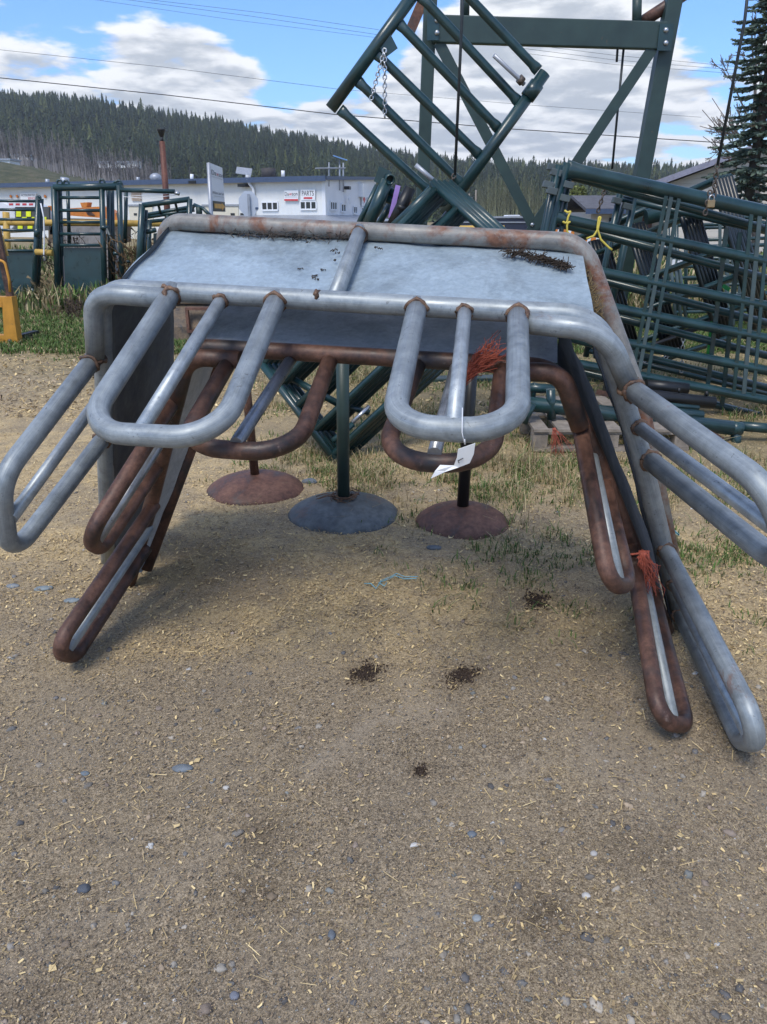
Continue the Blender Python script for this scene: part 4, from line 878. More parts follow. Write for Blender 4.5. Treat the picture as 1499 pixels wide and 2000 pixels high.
# pieces jutting up over the back rim
def piece(name, segs, label, cat='pipe'):
    base = segs[0][1]; t = empty(name, tuple(base), label, cat)
    for (nm, p, q, r, mat) in segs: MB().tube([p, q], r, 14).build(nm, mat, t)
    return t
b_ = lambda x, y, d=0: aty(x, y, 6.0 + d)
t = piece('hinge_frame', [('upright', b_(757, 352), b_(714, 452), .045, M['green']), ('upright', b_(738, 362, .1), b_(694, 452, .1), .022, M['green']), ('stub_rail', b_(756, 371, .05), b_(800, 392, .05), .03, M['green']), ('stub_rail', b_(756, 388, .05), b_(790, 404, .05), .028, M['green']), ('upright', b_(765, 395, .15), b_(733, 450, .15), .024, M['green'])], 'green frame with an open pipe end and square plate in the pile', 'frame')
m = MB(); e0 = b_(763, 351, -.05); d_ = nrm((.25, -1, -.25))
m.lathe(e0, [(.034, -.06), (.034, 0), (.027, 0), (.027, -.05)], 18, ax=d_); m.build('pipe_end', M['green'], t); MB().box(b_(748, 345, .03), (.045, 0, -.02), (0, .012, 0), (.02, 0, .05)).build('end_plate', M['green'], t)
piece('pipe_sleeve', [('sleeve', b_(802, 367, -.12), b_(767, 440, -.12), .042, M['black']), ('collar', b_(787, 402, -.12), b_(783, 411, -.12), .047, M['black'])], 'short black pipe sleeve standing slanted in the pile')
piece('rusty_pipe', [('pipe', b_(792, 414, .02), b_(858, 390, .05), .05, M['rust'])], 'rusty brown pipe across the pile below the padlock')
piece('galvanised_rod', [('rod', b_(812, 322, -.2), b_(856, 360, -.2), .016, M['grey_metal'])], 'bare steel rod sticking up left of the padlock', 'rod')
piece('hoop_stile', [('pipe', b_(852, 364, -.25), b_(768, 446, -.25), .036, M['green']), ('stub', b_(846, 367, -.2), b_(856, 357, -.2), .045, M['green'])], 'green pipe leaning down left from the padlock')
piece('stub_pipe', [('pipe', b_(893, 413, -.2), b_(846, 448, -.2), .034, M['green']), ('sleeve', b_(878, 418, .1), b_(866, 434, .1), .036, M['green'])], 'short green pipe crossing under the padlock')
piece('stub_pipe', [('pipe', b_(800, 430, .05), b_(830, 446, .05), .036, M['green_old'])], 'short dull green pipe low in the pile at the back rim')
piece('threaded_pin', [('pin', onpl(688, 826, p0, nn), onpl(722, 793, p0, nn), .014, M['steel']), ('pin', onpl(650, 862, p0, nn), onpl(690, 828, p0, nn), .02, M['green'])], 'bright steel pin in the lower corner of the stacked panels', 'pin')
piece('diagonal_pipe', [('pipe', sp3(575, 742, .1), sp3(664, 790, .1), .024, M['green']), ('pipe', sp3(664, 790, .12), sp3(722, 806, .14), .02, M['green'])], 'green diagonal pipe inside the stacked panels behind the arch')
m = MB(); m.bar(b_(778, 362, -.06), b_(763, 426, -.06), .035, .003, (1, 0, 0)); tag(m.build('ribbon', M['purple'], None, b_(778, 362)), 'purple ribbon strap hanging in the pile of green pipes', 'ribbon')

# ---------------------------------------------------------------- big livestock panels on the right
def lerp(a, b, t): return a + (b - a) * t
def panel(label, tl, tr, bl, br, fr, rr, ups=(), stile=None, upmat=None, lugs=(), matr=None, right_stile=False, grp='green livestock panels', rtop=None, name='livestock_panel', round_up=False):
    """rails at fractions fr down the panel; ups: (fraction along top, fraction along bottom, half width, first rail, last rail)"""
    t = empty(name, tuple(bl), label, 'panel', grp); G_ = matr or M['green']
    nrm_ = nrm(np.cross(tr - tl, bl - tl)); nrm_ *= -np.sign(nrm_[1])
    for k, f in enumerate(fr):
        MB().rail(lerp(tl, bl, f), lerp(tr, br, f), (rtop if (k == 0 and rtop) else rr), 12, hint=nrm_, crimp=.10 if rr > .03 else 0).build('rail', G_, t)
    if stile:
        d = nrm(bl - tl); MB().tube([tl - d * .04, bl + d * .03], stile, 12).build('stile', G_, t)
        if right_stile: MB().tube([tr - d * .04, br + d * .03], stile, 12).build('stile', G_, t)
    for ui, (u0, u1, hw, f0, f1) in enumerate(ups):
        um = upmat[ui % len(upmat)] if isinstance(upmat, (list, tuple)) else upmat
        a = lerp(lerp(tl, tr, u0), lerp(bl, br, u1), f0); b = lerp(lerp(tl, tr, u0), lerp(bl, br, u1), f1)
        if round_up: MB().tube([a + nrm_ * rr * .5, b + nrm_ * rr * .5], hw * .9, 10).build('upright', um or M['green'], t)
        else: MB().bar(a + nrm_ * (rr * .55 + .008), b + nrm_ * (rr * .55 + .008), hw * 2, .010, tr - tl).build('upright', um or M['green'], t)
    for (f, s_) in lugs:
        p = lerp(tl, bl, f); e = nrm(tr - tl); d = nrm(bl - tl); MB().box(p - e * s_ + nrm_ * .03, e * .042, d * .028, nrm_ * .022).build('hinge_lug', M['lug'], t, bevel=.004)
    return t
A_ = lambda x, y, d=0: aty(x, y, 6.0 + d)
FR = [0, .245, .477, .652, .83, 1.0]
panel('large green panel in front on the right with thick rails sloping down to the right', A_(1106, 330), A_(1650, 448), A_(1000, 686), A_(1650, 811), FR, .037,
      [(.352, .352, .013, .02, .985), (.370, .370, .014, .02, .985), (.397, .397, .013, .02, .985), (.655, .655, .014, 0, .985), (.685, .685, .016, 0, .985), (.715, .715, .013, 0, .985)], .030, [M['green'], M['green_flat'], M['green_sheet']], rtop=.05)
t = panel('second green panel just behind the front right one, sloping a little more', A_(1110, 342, .12), A_(1640, 487, .12), A_(1006, 694, .12), A_(1640, 850, .12), FR, .030,
      [(.575, .575, .017, .05, 1), (.625, .625, .017, .05, 1)], .028, M['green'])
for k, (x, y, dx) in enumerate(((1080, 327, 0), (1086, 337, -.04), (1071, 361, -.05), (1078, 373, -.08), (1103, 387, 0), (1110, 361, 0))):
    c = A_(x, y, dx); MB().box(c, (.036, 0, -.008), (0, .03, 0), (.006, 0, .022)).build('hinge_lug', M['lug'], t, bevel=.004)
for k, (x0, y0, x1, y1, r) in enumerate(((1092, 322, 1062, 470, .022), (1103, 324, 1075, 470, .024), (1112, 345, 1094, 470, .018), (1083, 338, 1056, 470, .016))):
    tag(MB().tube([A_(x0, y0, -.05 + .05 * k), A_(x1, y1, -.05 + .05 * k), A_(x1 - (x0 - x1) * .9, y1 + 145, -.05 + .05 * k)], r, 12).build('panel_post', M['green'], None, A_(x1, y1)), ('round green post behind the hinge lugs, leftmost pair outer', 'round green post standing at the front panel top corner', 'thin green post right of the top hinge lugs', 'thin green post farthest left under the lugs')[k], 'post', 'posts at the panel hinge end')
B_ = lambda x, y, d=0: aty(x, y, 6.6 + d)
t = panel('green panel behind with two slanting round posts and small lugs', B_(1214, 366), B_(1640, 462), B_(1146, 690), B_(1600, 800), [.06, .98], .024, (), .026, None)
MB().tube([B_(1243, 372), B_(1175, 690)], .028, 12).build('stile', M['green'], t); MB().tube([B_(1228, 372, .1), B_(1180, 520, .1)], .018, 10).build('stile', M['green'], t)
for (x, y) in ((1205, 392), (1225, 403), (1228, 375)): MB().box(B_(x, y, -.04), (.034, 0, -.008), (0, .03, 0), (.005, 0, .022)).build('hinge_lug', M['lug'], t, bevel=.004)
# stack leaning the other way, seen past the front panels
C_ = lambda x, y, d=0: aty(x, y, 7.1 + d)
LB = ['nearest', 'second', 'third', 'fourth', 'fifth', 'rearmost']
for k in range(6):
    dx, dy, d = 6.5 * k, -1.5 * k, .07 * k
    panel(LB[k] + ' panel of the dark stack leaning left behind the front right panels', C_(1098 + dx, 478 + dy, d), C_(1396 + dx, 350 + dy, d), C_(1172 + dx, 742 + dy, d), C_(1478 + dx, 640 + dy, d), [0.0, .14, .42, .62, .82, 1.0], .020,
          [(.42, .43, .022, .05, 1), (.745, .755, .024, .05, 1), (.99, .985, .026, 0, 1), (.17, .18, .018, .05, 1)], None, M['green_dark'], round_up=True)
piece('thick_pipe', [('pipe', C_(1262, 424, -.15), C_(1385, 396, -.15), .062, M['green'])], 'thick dark green pipe behind the right padlock, under the top rail')
# far rack of silver-green panels
for k, (x0, x1, y0, y1, yy, d) in enumerate(((1305, 1640, 428, 600, 10.6, 'nearest far'), (1322, 1640, 440, 618, 11.2, 'middle far'), (1340, 1640, 446, 590, 11.8, 'rearmost far'))):
    P_ = lambda x, y: aty(x, y, yy)
    panel(d + ' green panel standing upright in the rack near the beige house', P_(x0, y0), P_(x1, y0 - 8), P_(x0, y1 + 30), P_(x1, y1 + 20), [.0, .2, .38, .56, .74, .9], .022, [(.30, .30, .02, 0, 1), (.345, .345, .02, 0, 1), (.62, .62, .02, 0, 1)], .026, M['green_flat'])
for k, (x0, y0, x1, y1) in enumerate(((1309, 486, 1322, 655), (1316, 478, 1335, 668), (1322, 478, 1342, 640))):
    t = empty('hanging_post', tuple(aty(x1, y1, 9.6)), ('leftmost thin green post with a white label leaning in the gap', 'middle thin green post leaning in the gap', 'right thin green post leaning in the gap')[k], 'post', 'thin posts leaning in the gap'); MB().tube([aty(x0, y0, 9.6), aty(x1, y1, 9.6)], .02, 10).build('pipe', M['green_flat'], t)
    MB().box(aty((x0 + x1) / 2, (y0 + y1) / 2 - 55, 9.57), (.016, 0, 0), (0, .004, 0), (0, 0, .05)).build('label', M['white'], t)
# lower clutter: chained bundle, bars on a pallet
m = MB()
for k in range(5): m.tube([aty(1190 + 8 * k, 705 - 3 * k, 6.9 + .05 * k), aty(1400 + 5 * k, 628 - 3 * k, 7.2 + .05 * k)], .02, 10)
tag(m.build('pipe_bundle', M['black'], None, aty(1190, 705, 6.9)), 'bundle of dark pipes lying low behind the front right panel', 'pipes')
chain(aty(1250, 703, 6.6), aty(1325, 680, 6.6), 'bright chain draped over the dark pipe bundle', 12, .005, .06, M['steel']); chain(aty(1335, 660, 6.5), aty(1331, 728, 6.5), 'bright chain end hanging down from the dark pipe bundle', 9, .005, 0, M['steel'])
m = MB(); m.bar(aty(1385, 630, 6.2), aty(1393, 652, 6.2), .05, .003, (1, 0, 0)); m.bar(aty(1391, 650, 6.2), aty(1386, 700, 6.25), .05, .003, (1, 0, .2)); tag(m.build('tape', M['tape'], None, aty(1388, 650, 6.2)), 'strip of bright green tape hanging on the right panels', 'tape')
m = MB(); m.bar(aty(1412, 558, 6.2), aty(1426, 566, 6.2), .03, .003, (1, 0, 1)); tag(m.build('tape', M['tape'], None, aty(1412, 558, 6.2)), 'small piece of green tape on a slanting upright', 'tape')
def twine_loop(pts, label): 
    return tag(MB().tube(fillet(pts, .02, 4), .0075, 7).build('yellow_twine', M['yellow_twine'], None, pts[0]), label, 'twine')
twine_loop([A_(1103, 411, -.04), A_(1110, 416, -.05), A_(1116, 411, -.05), A_(1110, 424, -.05), A_(1107, 438, -.05), A_(1097, 431, -.05), A_(1105, 436, -.05), A_(1118, 432, -.05), A_(1108, 436, -.05), A_(1108, 452, -.05), A_(1122, 470, -.05), A_(1128, 490, -.05)], 'knotted yellow twine tied round the panel rail, at its left end')
twine_loop([A_(1146, 466, -.05), A_(1160, 461, -.05), A_(1168, 448, -.05), A_(1174, 424, -.05), A_(1170, 424, -.05), A_(1167, 446, -.05), A_(1174, 468, -.05), A_(1190, 484, -.05), A_(1196, 488, -.05)], 'loose loop of yellow twine hanging over the panel rail')
pal = empty('pallet', tuple(gnd(1140, 880)), 'weathered wooden pallet carrying green pipes', 'pallet'); gpz = lambda x, y, z: gnd(x, y) * (1, 1, 0) + np.array([0, 0, z])
ya = gnd(1140, 882)[1]; x0, x1 = gnd(1040, 882)[0], gnd(1345, 882)[0]
for k, yy in enumerate((ya, ya + .45, ya + .9)):
    MB().abox(x0, x1, yy, yy + .09, .0, .025).build('bottom_board', M['wood'], pal)
    for xx in (x0 + .0, (x0 + x1) / 2 - .05, x1 - .1): MB().abox(xx, xx + .1, yy + .005, yy + .10, .027, .115).build('block', M['wood'], pal)
    MB().abox(x0, x1, yy + .01, yy + .1, .117, .137).build('stringer', M['wood'], pal)
for k in range(7): xx = x0 + k * (x1 - x0 - .09) / 6; MB().abox(xx, xx + .1 + .01 * (k % 2), ya - .01, ya + 1.02, .139, .158).build('top_board', M['wood'], pal)
D_ = lambda x, y, d=0: aty(x, y, ya + .25 + d)
piece('green_pipe', [('pipe', D_(985, 783), D_(1430, 836), .052, M['green']), ('pipe', D_(1446, 832, .02), D_(1540, 840, .02), .036, M['green']), ('leg', D_(1439, 832), D_(1436, 896), .036, M['green']), ('end_ring', D_(1425, 835), D_(1448, 838), .050, M['green'])], 'long thick green pipe with a short leg lying across the pallet')
piece('green_pipe', [('pipe', D_(1262, 752, .5), D_(1343, 760, .5), .045, M['black'])], 'short black tube at the back of the pallet')
piece('green_pipe', [('pipe', D_(1180, 762, .3), D_(1395, 787, .3), .046, M['black']), ('hook', D_(1326, 768, .3), D_(1327, 758, .3), .01, M['black']), ('hook', D_(1380, 774, .3), D_(1381, 764, .3), .01, M['black'])], 'black tube with two small hooks lying on the pallet')
piece('green_pipe', [('pipe', D_(1240, 800, .15), D_(1372, 812, .15), .04, M['green']), ('pipe', D_(1240, 785, .2), D_(1365, 797, .2), .02, M['green'])], 'faded green pipes lying behind the thick green pipe')
piece('pipe_stand', [('rail', D_(1025, 757, .1), D_(1082, 760, .1), .034, M['green']), ('rail', D_(1028, 783, .02), D_(1060, 786, .02), .034, M['green']), ('leg', D_(1076, 760, -.02), D_(1078, 818, -.02), .032, M['green']), ('leg', D_(1046, 748, .1), D_(1040, 781, .1), .02, M['green']), ('leg', D_(1040, 788, -.1), D_(1022, 826, -.1), .03, M['green'])], 'green pipe frame end standing on the left of the pallet')
m = MB(); m.bar(D_(1165, 765, -.1), D_(1290, 795, -.1), .035, .004, (0, 0, 1)); m.bar(D_(1290, 795, -.1), D_(1412, 858, -.1), .035, .004, (0, 0, 1)); tag(m.build('steel_strap', M['rust'], None, D_(1290, 795)), 'rusty steel strap lying across the pallet pipes', 'strap')
tassel('twine_bundle', D_(1083, 838, -.3), (.2, -.3, -1), .20, .35, 30, 'orange twine caught on the front board of the pallet')
tag(MB().bar(aty(1240, 858, ya + .1), aty(1335, 868, ya + .1), .06, .05, (0, 0, 1)).build('timber', M['wood'], None, aty(1240, 858, ya)), 'loose grey timber lying right of the pallet under the pipes', 'timber')

# ---------------------------------------------------------------- left: fork frame, bucket, gates, rail fence
ff = empty('fork_frame', tuple(gnd(12, 672)), 'yellow steel fork frame with a brown post at the left edge', 'machine'); fy = gnd(12, 672)[1]; f_ = lambda x, y, d=0: aty(x, y, fy + d)
MB().prism([f_(4, 580), f_(23, 580), f_(33, 655), f_(36, 672), f_(8, 672), f_(8, 655)], (0, .14, 0)).build('side_plate', M['yellow'], ff)
MB().prism([f_(-40, 655), f_(8, 655), f_(8, 674), f_(-40, 675)], (0, .14, 0)).build('foot_plate', M['yellow'], ff); MB().prism([f_(-40, 580), f_(4, 580), f_(4, 600), f_(-40, 600)], (0, .14, 0)).build('top_plate', M['yellow'], ff)
MB().lathe(f_(20, 666, -.005), [(.026, 0), (.026, .015), (.012, .025), (.003, .027)], 14, ax=(0, -1, 0)).build('bolt', M['chain'], ff)
MB().bar(f_(-8, 440, .1), f_(26, 604, .1), .075, .06, (1, 0, 0)).build('post', M['rust'], ff); MB().bar(f_(-4, 440, .2), f_(14, 500, .2), .04, .03, (1, 0, 0)).build('side_bar', M['yrail'], ff)
MB().tube(fillet([f_(-14, 503), f_(10, 512), f_(18, 545), f_(20, 570)], .05, 4), .016, 8).build('handle', M['yellow'], ff)
tag(MB().bar(gnd(34, 665) + np.array([0, 0, .04]), gnd(72, 655) + np.array([0, 0, .04]), .09, .05, (0, 1, 0)).build('steel_bar', M['black'], None, gnd(34, 665)), 'black steel bar lying in the grass beside the fork frame', 'bar')
by = gnd(380, 668)[1]; k_ = lambda x, y, d=0: aty(x, y, by + d)
bu = empty('loader_bucket', tuple(gnd(400, 668)), 'dirty dark blue loader bucket seen past the left leg of the arch', 'bucket')
zt = k_(400, 592)[2]; xa, xb = k_(318, 668)[0], k_(500, 668)[0]
m = MB(); prof = [(0, .0), (.02, .18), (.10, .36), (.22, zt - .04), (.24, zt)]
for j, (d0, z0) in enumerate(prof[:-1]):
    d1, z1 = prof[j + 1]; m.box(((xa + xb) / 2, by + (d0 + d1) / 2, (z0 + z1) / 2), ((xb - xa) / 2, 0, 0), (0, (d1 - d0) / 2, (z1 - z0) / 2), (0, .012, -.006))
m.build('shell', M['dirt_steel'], bu); MB().bar(np.array([xa, by + .2, zt]), np.array([xb, by + .2, zt]), .1, .04, (0, 1, 0)).build('lip', M['dirt_steel'], bu)
m = MB(); c0, c1 = k_(362, 600, -.03), k_(418, 650, -.03); zc0, zc1 = c1[2], c0[2]; xx0, xx1 = c0[0], c1[0]
for (a0, a1, b0, b1) in ((xx0, xx1, zc1 - .035, zc1), (xx0, xx1, zc0, zc0 + .035), (xx0, xx0 + .035, zc0 + .036, zc1 - .036), (xx1 - .035, xx1, zc0 + .036, zc1 - .036)): m.abox(a0, a1, by - .05, by + .02, b0, b1)
m.build('bracket', M['rust_plate'], bu); tag(MB().lathe(gnd(358, 664) + np.array([0, 0, .02]), [(.10, 0), (.09, .035), (.04, .05)], 12).build('soil_clod', plain('clod', (.22, .16, .09), .9), None, gnd(358, 664)), 'brown clod of dirt at the foot of the bucket', 'clod')

def gate(name, label, base, parts, grp=None):
    t = empty(name, tuple(base), label, 'gate', 'green cattle gates left of the arch')
    for (nm, kind, args, mat) in parts:
        m = MB()
        if kind == 'tube': m.tube(list(args[0]), args[1], 10)
        elif kind == 'prism': m.prism(args[0], (0, args[1], 0))
        elif kind == 'torus': m.torus(args[0], args[1], args[2], args[3], 18, 6)
        m.build(nm, mat, t)
    return t
gy1 = gnd(40, 597)[1]; l = lambda x, y, d=0: aty(x, y, gy1 + d); Gn = M['green']
P1 = [('stile', 'tube', ((l(75, 384), l(66, 596)), .045), Gn), ('stile', 'tube', ((l(82, 388, .1), l(74, 590, .1)), .035), Gn), ('stile', 'tube', ((l(-40, 384), l(-30, 596)), .045), Gn), ('sheet_panel', 'prism', ([l(-38, 491, .02), l(68, 491, .02), l(64, 592, .02), l(-34, 592, .02)], .02), M['green_sheet'])]
P1 += [('rail', 'tube', ((l(-40, y), l(73, y + 1)), .024), Gn) for y in (392, 409, 428, 449, 469, 489)] + [('pulley', 'torus', (l(77, 386, -.03), (0, 1, 0), .03, .012), Gn), ('hinge', 'tube', ((l(73, 446, -.04), l(73, 462, -.04)), .05), Gn), ('hinge', 'tube', ((l(65, 563, -.04), l(64, 577, -.04)), .045), Gn), ('bottom_rail', 'tube', ((l(-34, 594), l(64, 594)), .02), Gn)]
gate('cattle_gate', 'low green cattle gate with rails over a solid sheet, at the left edge', l(20, 597) * (1, 1, 0), P1)
P2 = [('stile', 'tube', ((l(106, 364), l(115, 598)), .055), Gn), ('stile', 'tube', ((l(117, 372, .1), l(124, 596, .1)), .04), Gn), ('header', 'tube', ((l(106, 366), l(240, 364)), .062), Gn), ('stile', 'tube', ((l(199, 360), l(206, 596)), .05), Gn), ('stile', 'tube', ((l(211, 366, .15), l(216, 560, .15)), .03), Gn), ('stile', 'tube', ((l(219, 366, .25), l(222, 560, .25)), .04), Gn), ('stile', 'tube', ((l(233, 362, -.05), l(240, 580, -.05)), .048), Gn), ('stile', 'tube', ((l(247, 374, .2), l(245, 475, .2)), .034), Gn), ('sheet_panel', 'prism', ([l(124, 484, .03), l(202, 484, .03), l(205, 594, .03), l(130, 594, .03)], .02), M['green_sheet'])]
P2 += [('rail', 'tube', ((l(118, y), l(200, y)), .026), Gn) for y in (386, 411, 434, 457, 479)] + [('pulley', 'torus', (l(x, y, -.02), (0, 1, 0), .042, .018), Gn) for (x, y) in ((117, 357), (130, 358), (200, 356), (227, 360), (233, 358))]
P2 += [('strut', 'tube', ((l(209, 446, -.1), l(229, 494, -.1)), .018), M['lug']), ('collar', 'tube', ((l(204, 441, -.06), l(204, 448, -.06)), .07), Gn), ('collar', 'tube', ((l(228, 492, -.1), l(228, 498, -.1)), .06), Gn), ('lift_arm', 'tube', ((l(236, 371, -.1), l(342, 374, -.1)), .036), Gn), ('arm_end', 'tube', ((l(342, 376, -.1), l(351, 379, -.1)), .03), M['steel']), ('short_arm', 'tube', ((l(240, 511), l(256, 511)), .024), Gn), ('inner_post', 'tube', ((l(133, 372, .3), l(136, 480, .3)), .032), Gn)]
gate('cattle_gate', 'tall green cattle gate with pulleys on top and a long lift arm', l(170, 597) * (1, 1, 0), P2)
gy3 = gy1 - 1.5; l3 = lambda x, y, d=0: aty(x, y, gy3 + d)
P3 = [('post', 'tube', ((l3(278, 399), l3(270, 560)), .05), Gn), ('post', 'tube', ((l3(286, 410, .1), l3(279, 560, .1)), .03), Gn), ('top_rail', 'tube', ((l3(279, 401), l3(371, 389)), .04), Gn), ('post', 'tube', ((l3(371, 388), l3(369, 520)), .042), Gn), ('post', 'tube', ((l3(293, 430, .3), l3(290, 540, .3)), .034), Gn), ('post', 'tube', ((l3(328, 420, .4), l3(325, 540, .4)), .034), Gn)]
P3 += [('rail', 'tube', ((l3(288, y0, .4), l3(380, y1, .4)), .028), Gn) for (y0, y1) in ((419, 403), (424, 410), (433, 424))] + [('cross_rail', 'tube', ((l3(x, y), l3(x + 4, y + 17, .4)), .02), Gn) for (x, y) in ((310, 400), (343, 396), (281, 408), (372, 392))] + [('arm', 'tube', ((l3(380, 400, .3), l3(397, 407, .2), l3(412, 422, .1)), .028), Gn), ('sheet_panel', 'prism', ([l3(300, 456, .2), l3(330, 452, .2), l3(330, 520, .2), l3(300, 520, .2)], .04), M['green_sheet']), ('arm', 'tube', ((l3(287, 453, .1), l3(305, 449, .1)), .036), Gn), ('bracket', 'tube', ((l3(389, 404, .25), l3(390, 424, .25)), .05), M['green_old'])]
gate('cattle_gate', 'low green chute gate with sloping top rails behind the arch corner', l3(320, 597) * (1, 1, 0), P3)
tag(MB().tube([l(80, 397, -.2), l(86, 425, -.2), l(87, 460, -.2), l(86, 498, -.2), l(88, 508, -.2)], .012, 6).build('pull_rope', M['white'], None, l(80, 397)), 'white pull rope hanging at the low gate', 'rope')
tag(MB().torus(l(87, 504, -.25), (0, 1, .1), .045, .012).build('rope_ring', M['black'], None, l(87, 504)), 'black ring on the end of the white rope', 'ring')
for k, (pts, lb) in enumerate((([l(258, 383, -.1), l(300, 380, -.1), l(348, 377, -.1)], 'thin white cord stretched to the end of the lift arm, upper strand'), ([l(240, 384, -.1), l(290, 388, -.1), l(350, 380, -.1)], 'thin white cord stretched to the end of the lift arm, lower strand'))): tag(MB().tube(pts, .005, 5).build('cord', M['white'], None, pts[0]), lb, 'cord')
rf = empty('rail_fence', tuple(aty(150, 470, 15)), 'yellow pipe rail fence running behind the gates', 'fence'); y_ = lambda x, y, d=0: aty(x, y, 15 + d)
MB().tube([y_(-60, 434), y_(360, 437)], .055, 12).build('rail', M['yrail'], rf); MB().tube([y_(70, 492, -1), y_(103, 494, -1)], .05, 12).build('rail', M['yrail'], rf)
for x in (12, 280): MB().tube([y_(x, 414), y_(x + 6, 560)], .06, 12).build('post', M['yrail'], rf)
tag(MB().abox(*sorted((y_(78, 0)[0], y_(106, 0)[0])), 14.2, 14.6, .25, y_(90, 495)[2]).build('concrete_block', M['concrete'], None, y_(90, 560) * (1, 1, 0), bevel=.02), 'concrete block under the short yellow rail', 'block')
tag(MB().box((y_(90, 0)[0], 15.5, .35), (.16, 0, 0), (0, .1, 0), (0, 0, .3)).build('white_block', M['white'], None, (y_(90, 0)[0], 15.5, 0), bevel=.03), 'white block between the two left gates', 'block')
x0, x1 = aty(128, 450, 16.5)[0], aty(218, 450, 16.5)[0]; z1 = aty(160, 436, 16.5)[2]
m = MB(); m.prism([np.array([x0, 16.3, 0.]), np.array([x0, 16.3, z1]), np.array([x0, 16.7, z1]), np.array([x0, 16.9, 0.])], (x1 - x0, 0, 0)); tag(m.build('concrete_barrier', M['concrete'], None, ((x0 + x1) / 2, 16.5, 0)), 'grey concrete barrier with dead vines behind the tall gate', 'barrier')

def weeds(cx0, cx1, y, h, n, label, colr, thick=.006):
    V = []; C = []
    for _ in range(n):
        px = RS.uniform(cx0, cx1); b = aty(px, 560, y + RS.uniform(-.3, .3)); b[2] = 0; hh = h * RS.uniform(.5, 1.1); d = np.array([RS.normal(0, .25), RS.normal(0, .25), 1]) * hh; c = np.array(colr) * RS.uniform(.6, 1.4)
        s = np.array([thick, 0, 0]); V.append([b - s, b + s, b + d + s * .4, b + d - s * .4]); C.append(c)
        for _ in range(7):
            t = RS.uniform(.35, 1); p = b + d * t; e = p + RS.normal(0, .07, 3) * min(1, h) + np.array([0, 0, .04]); s2 = RS.normal(0, 1, 3) * .006 + (.008, 0, .008); V.append([p - s * .4, p + s * .4, e + s2, e - s2]); C.append(c * .8)
    V = np.array(V).reshape(-1, 3); k = len(V) // 4
    return tag(raw_mesh('weeds', V, np.arange(4 * k).reshape(k, 4), M['tint'], np.clip(np.array(C), 0, 1)), label, 'weeds', kind='stuff')
weeds(252, 296, 14.2, 1.15, 90, 'tall dead brown weeds between the tall gate and the chute gate', (.13, .085, .045)); weeds(80, 108, 13.9, .5, 40, 'dry straw coloured weeds between the two gates', (.24, .18, .10)); weeds(125, 205, 15.9, 1.15, 70, 'dead vines in front of the concrete barrier', (.06, .04, .03)); weeds(128, 150, 12.4, .3, 24, 'low dead weeds at the foot of the tall gate', (.10, .075, .055)); weeds(85, 250, 12.7, .14, 40, 'scattered dry weeds along the gates', (.20, .16, .09))

# ---------------------------------------------------------------- long building with the signs
YC = 50.0; cor = aty(638, 470, YC); cor[2] = 0; ztop = aty(638, 349, YC)[2]
yl = YC
for _ in range(60):
    yl += .5
    if aty(0, 363, yl)[2] >= ztop: break
lf = aty(0, 400, yl); lf[2] = 0; ld = nrm(lf - cor); lf = cor + ld * np.linalg.norm(lf - cor) * 1.15; LN = nrm(np.cross(ld, (0, 0, 1))); LN *= -np.sign(LN[1])     # LN points to the viewer
rt = aty(735, 400, 70.0); rt[2] = 0; rd = nrm(rt - cor); RN = nrm(np.cross(rd, (0, 0, 1))); RN *= np.sign(RN[0])
zr = aty(735, 349, 70.0)[2]; Z3 = lambda p, z: np.array([p[0], p[1], z])
bl = empty('workshop_building', tuple((cor + lf) / 2), 'long white metal clad building with blue roof edge below the wooded hill', 'building')
def quad_wall(name, a, b, za, zb, mat, n_, z0=-.5):
    m = MB(); k = np.linalg.norm(b - a); i0 = len(m.v); m.v += [Z3(a, z0), Z3(b, z0), Z3(b, zb), Z3(a, za)]; m.v += [p - n_ * .2 for p in m.v[:4]]
    m.face((0, 1, 2, 3), [(0, 0), (k, 0), (k, zb), (0, za)]); m.face((7, 6, 5, 4)); m.face((0, 4, 5, 1)); m.face((3, 2, 6, 7)); m.face((1, 5, 6, 2)); m.face((0, 3, 7, 4)); return m.build(name, mat, bl)
quad_wall('front_wall', cor, lf, ztop - .05, ztop - .05, M['bldg2'], LN); quad_wall('gable_wall', cor + rd * .002 + RN * .003, rt, ztop - .05, zr - .05, M['bldg'], RN)
MB().prism([Z3(cor + LN * .5 + RN * .3, ztop), Z3(lf + LN * .5, ztop), Z3(lf + LN * .5 + rd * 20.9, zr), Z3(rt + RN * .3, zr)], (0, 0, .10)).build('roof', M['grey_metal'], bl)
MB().bar(Z3(cor + LN * .52 + RN * .3, ztop + .0), Z3(lf + LN * .52, ztop + .0), .05, .30, LN).build('fascia', M['blue_trim'], bl); MB().bar(Z3(cor + RN * .33 + LN * .45, ztop + .02), Z3(rt + RN * .33, zr + .02), .05, .22, RN).build('fascia', M['blue_trim'], bl)
wp = lambda x, y, d=.03: onpl(x, y, cor + LN * d, LN); gpn = lambda x, y, d=.03: onpl(x, y, cor + RN * d, RN)
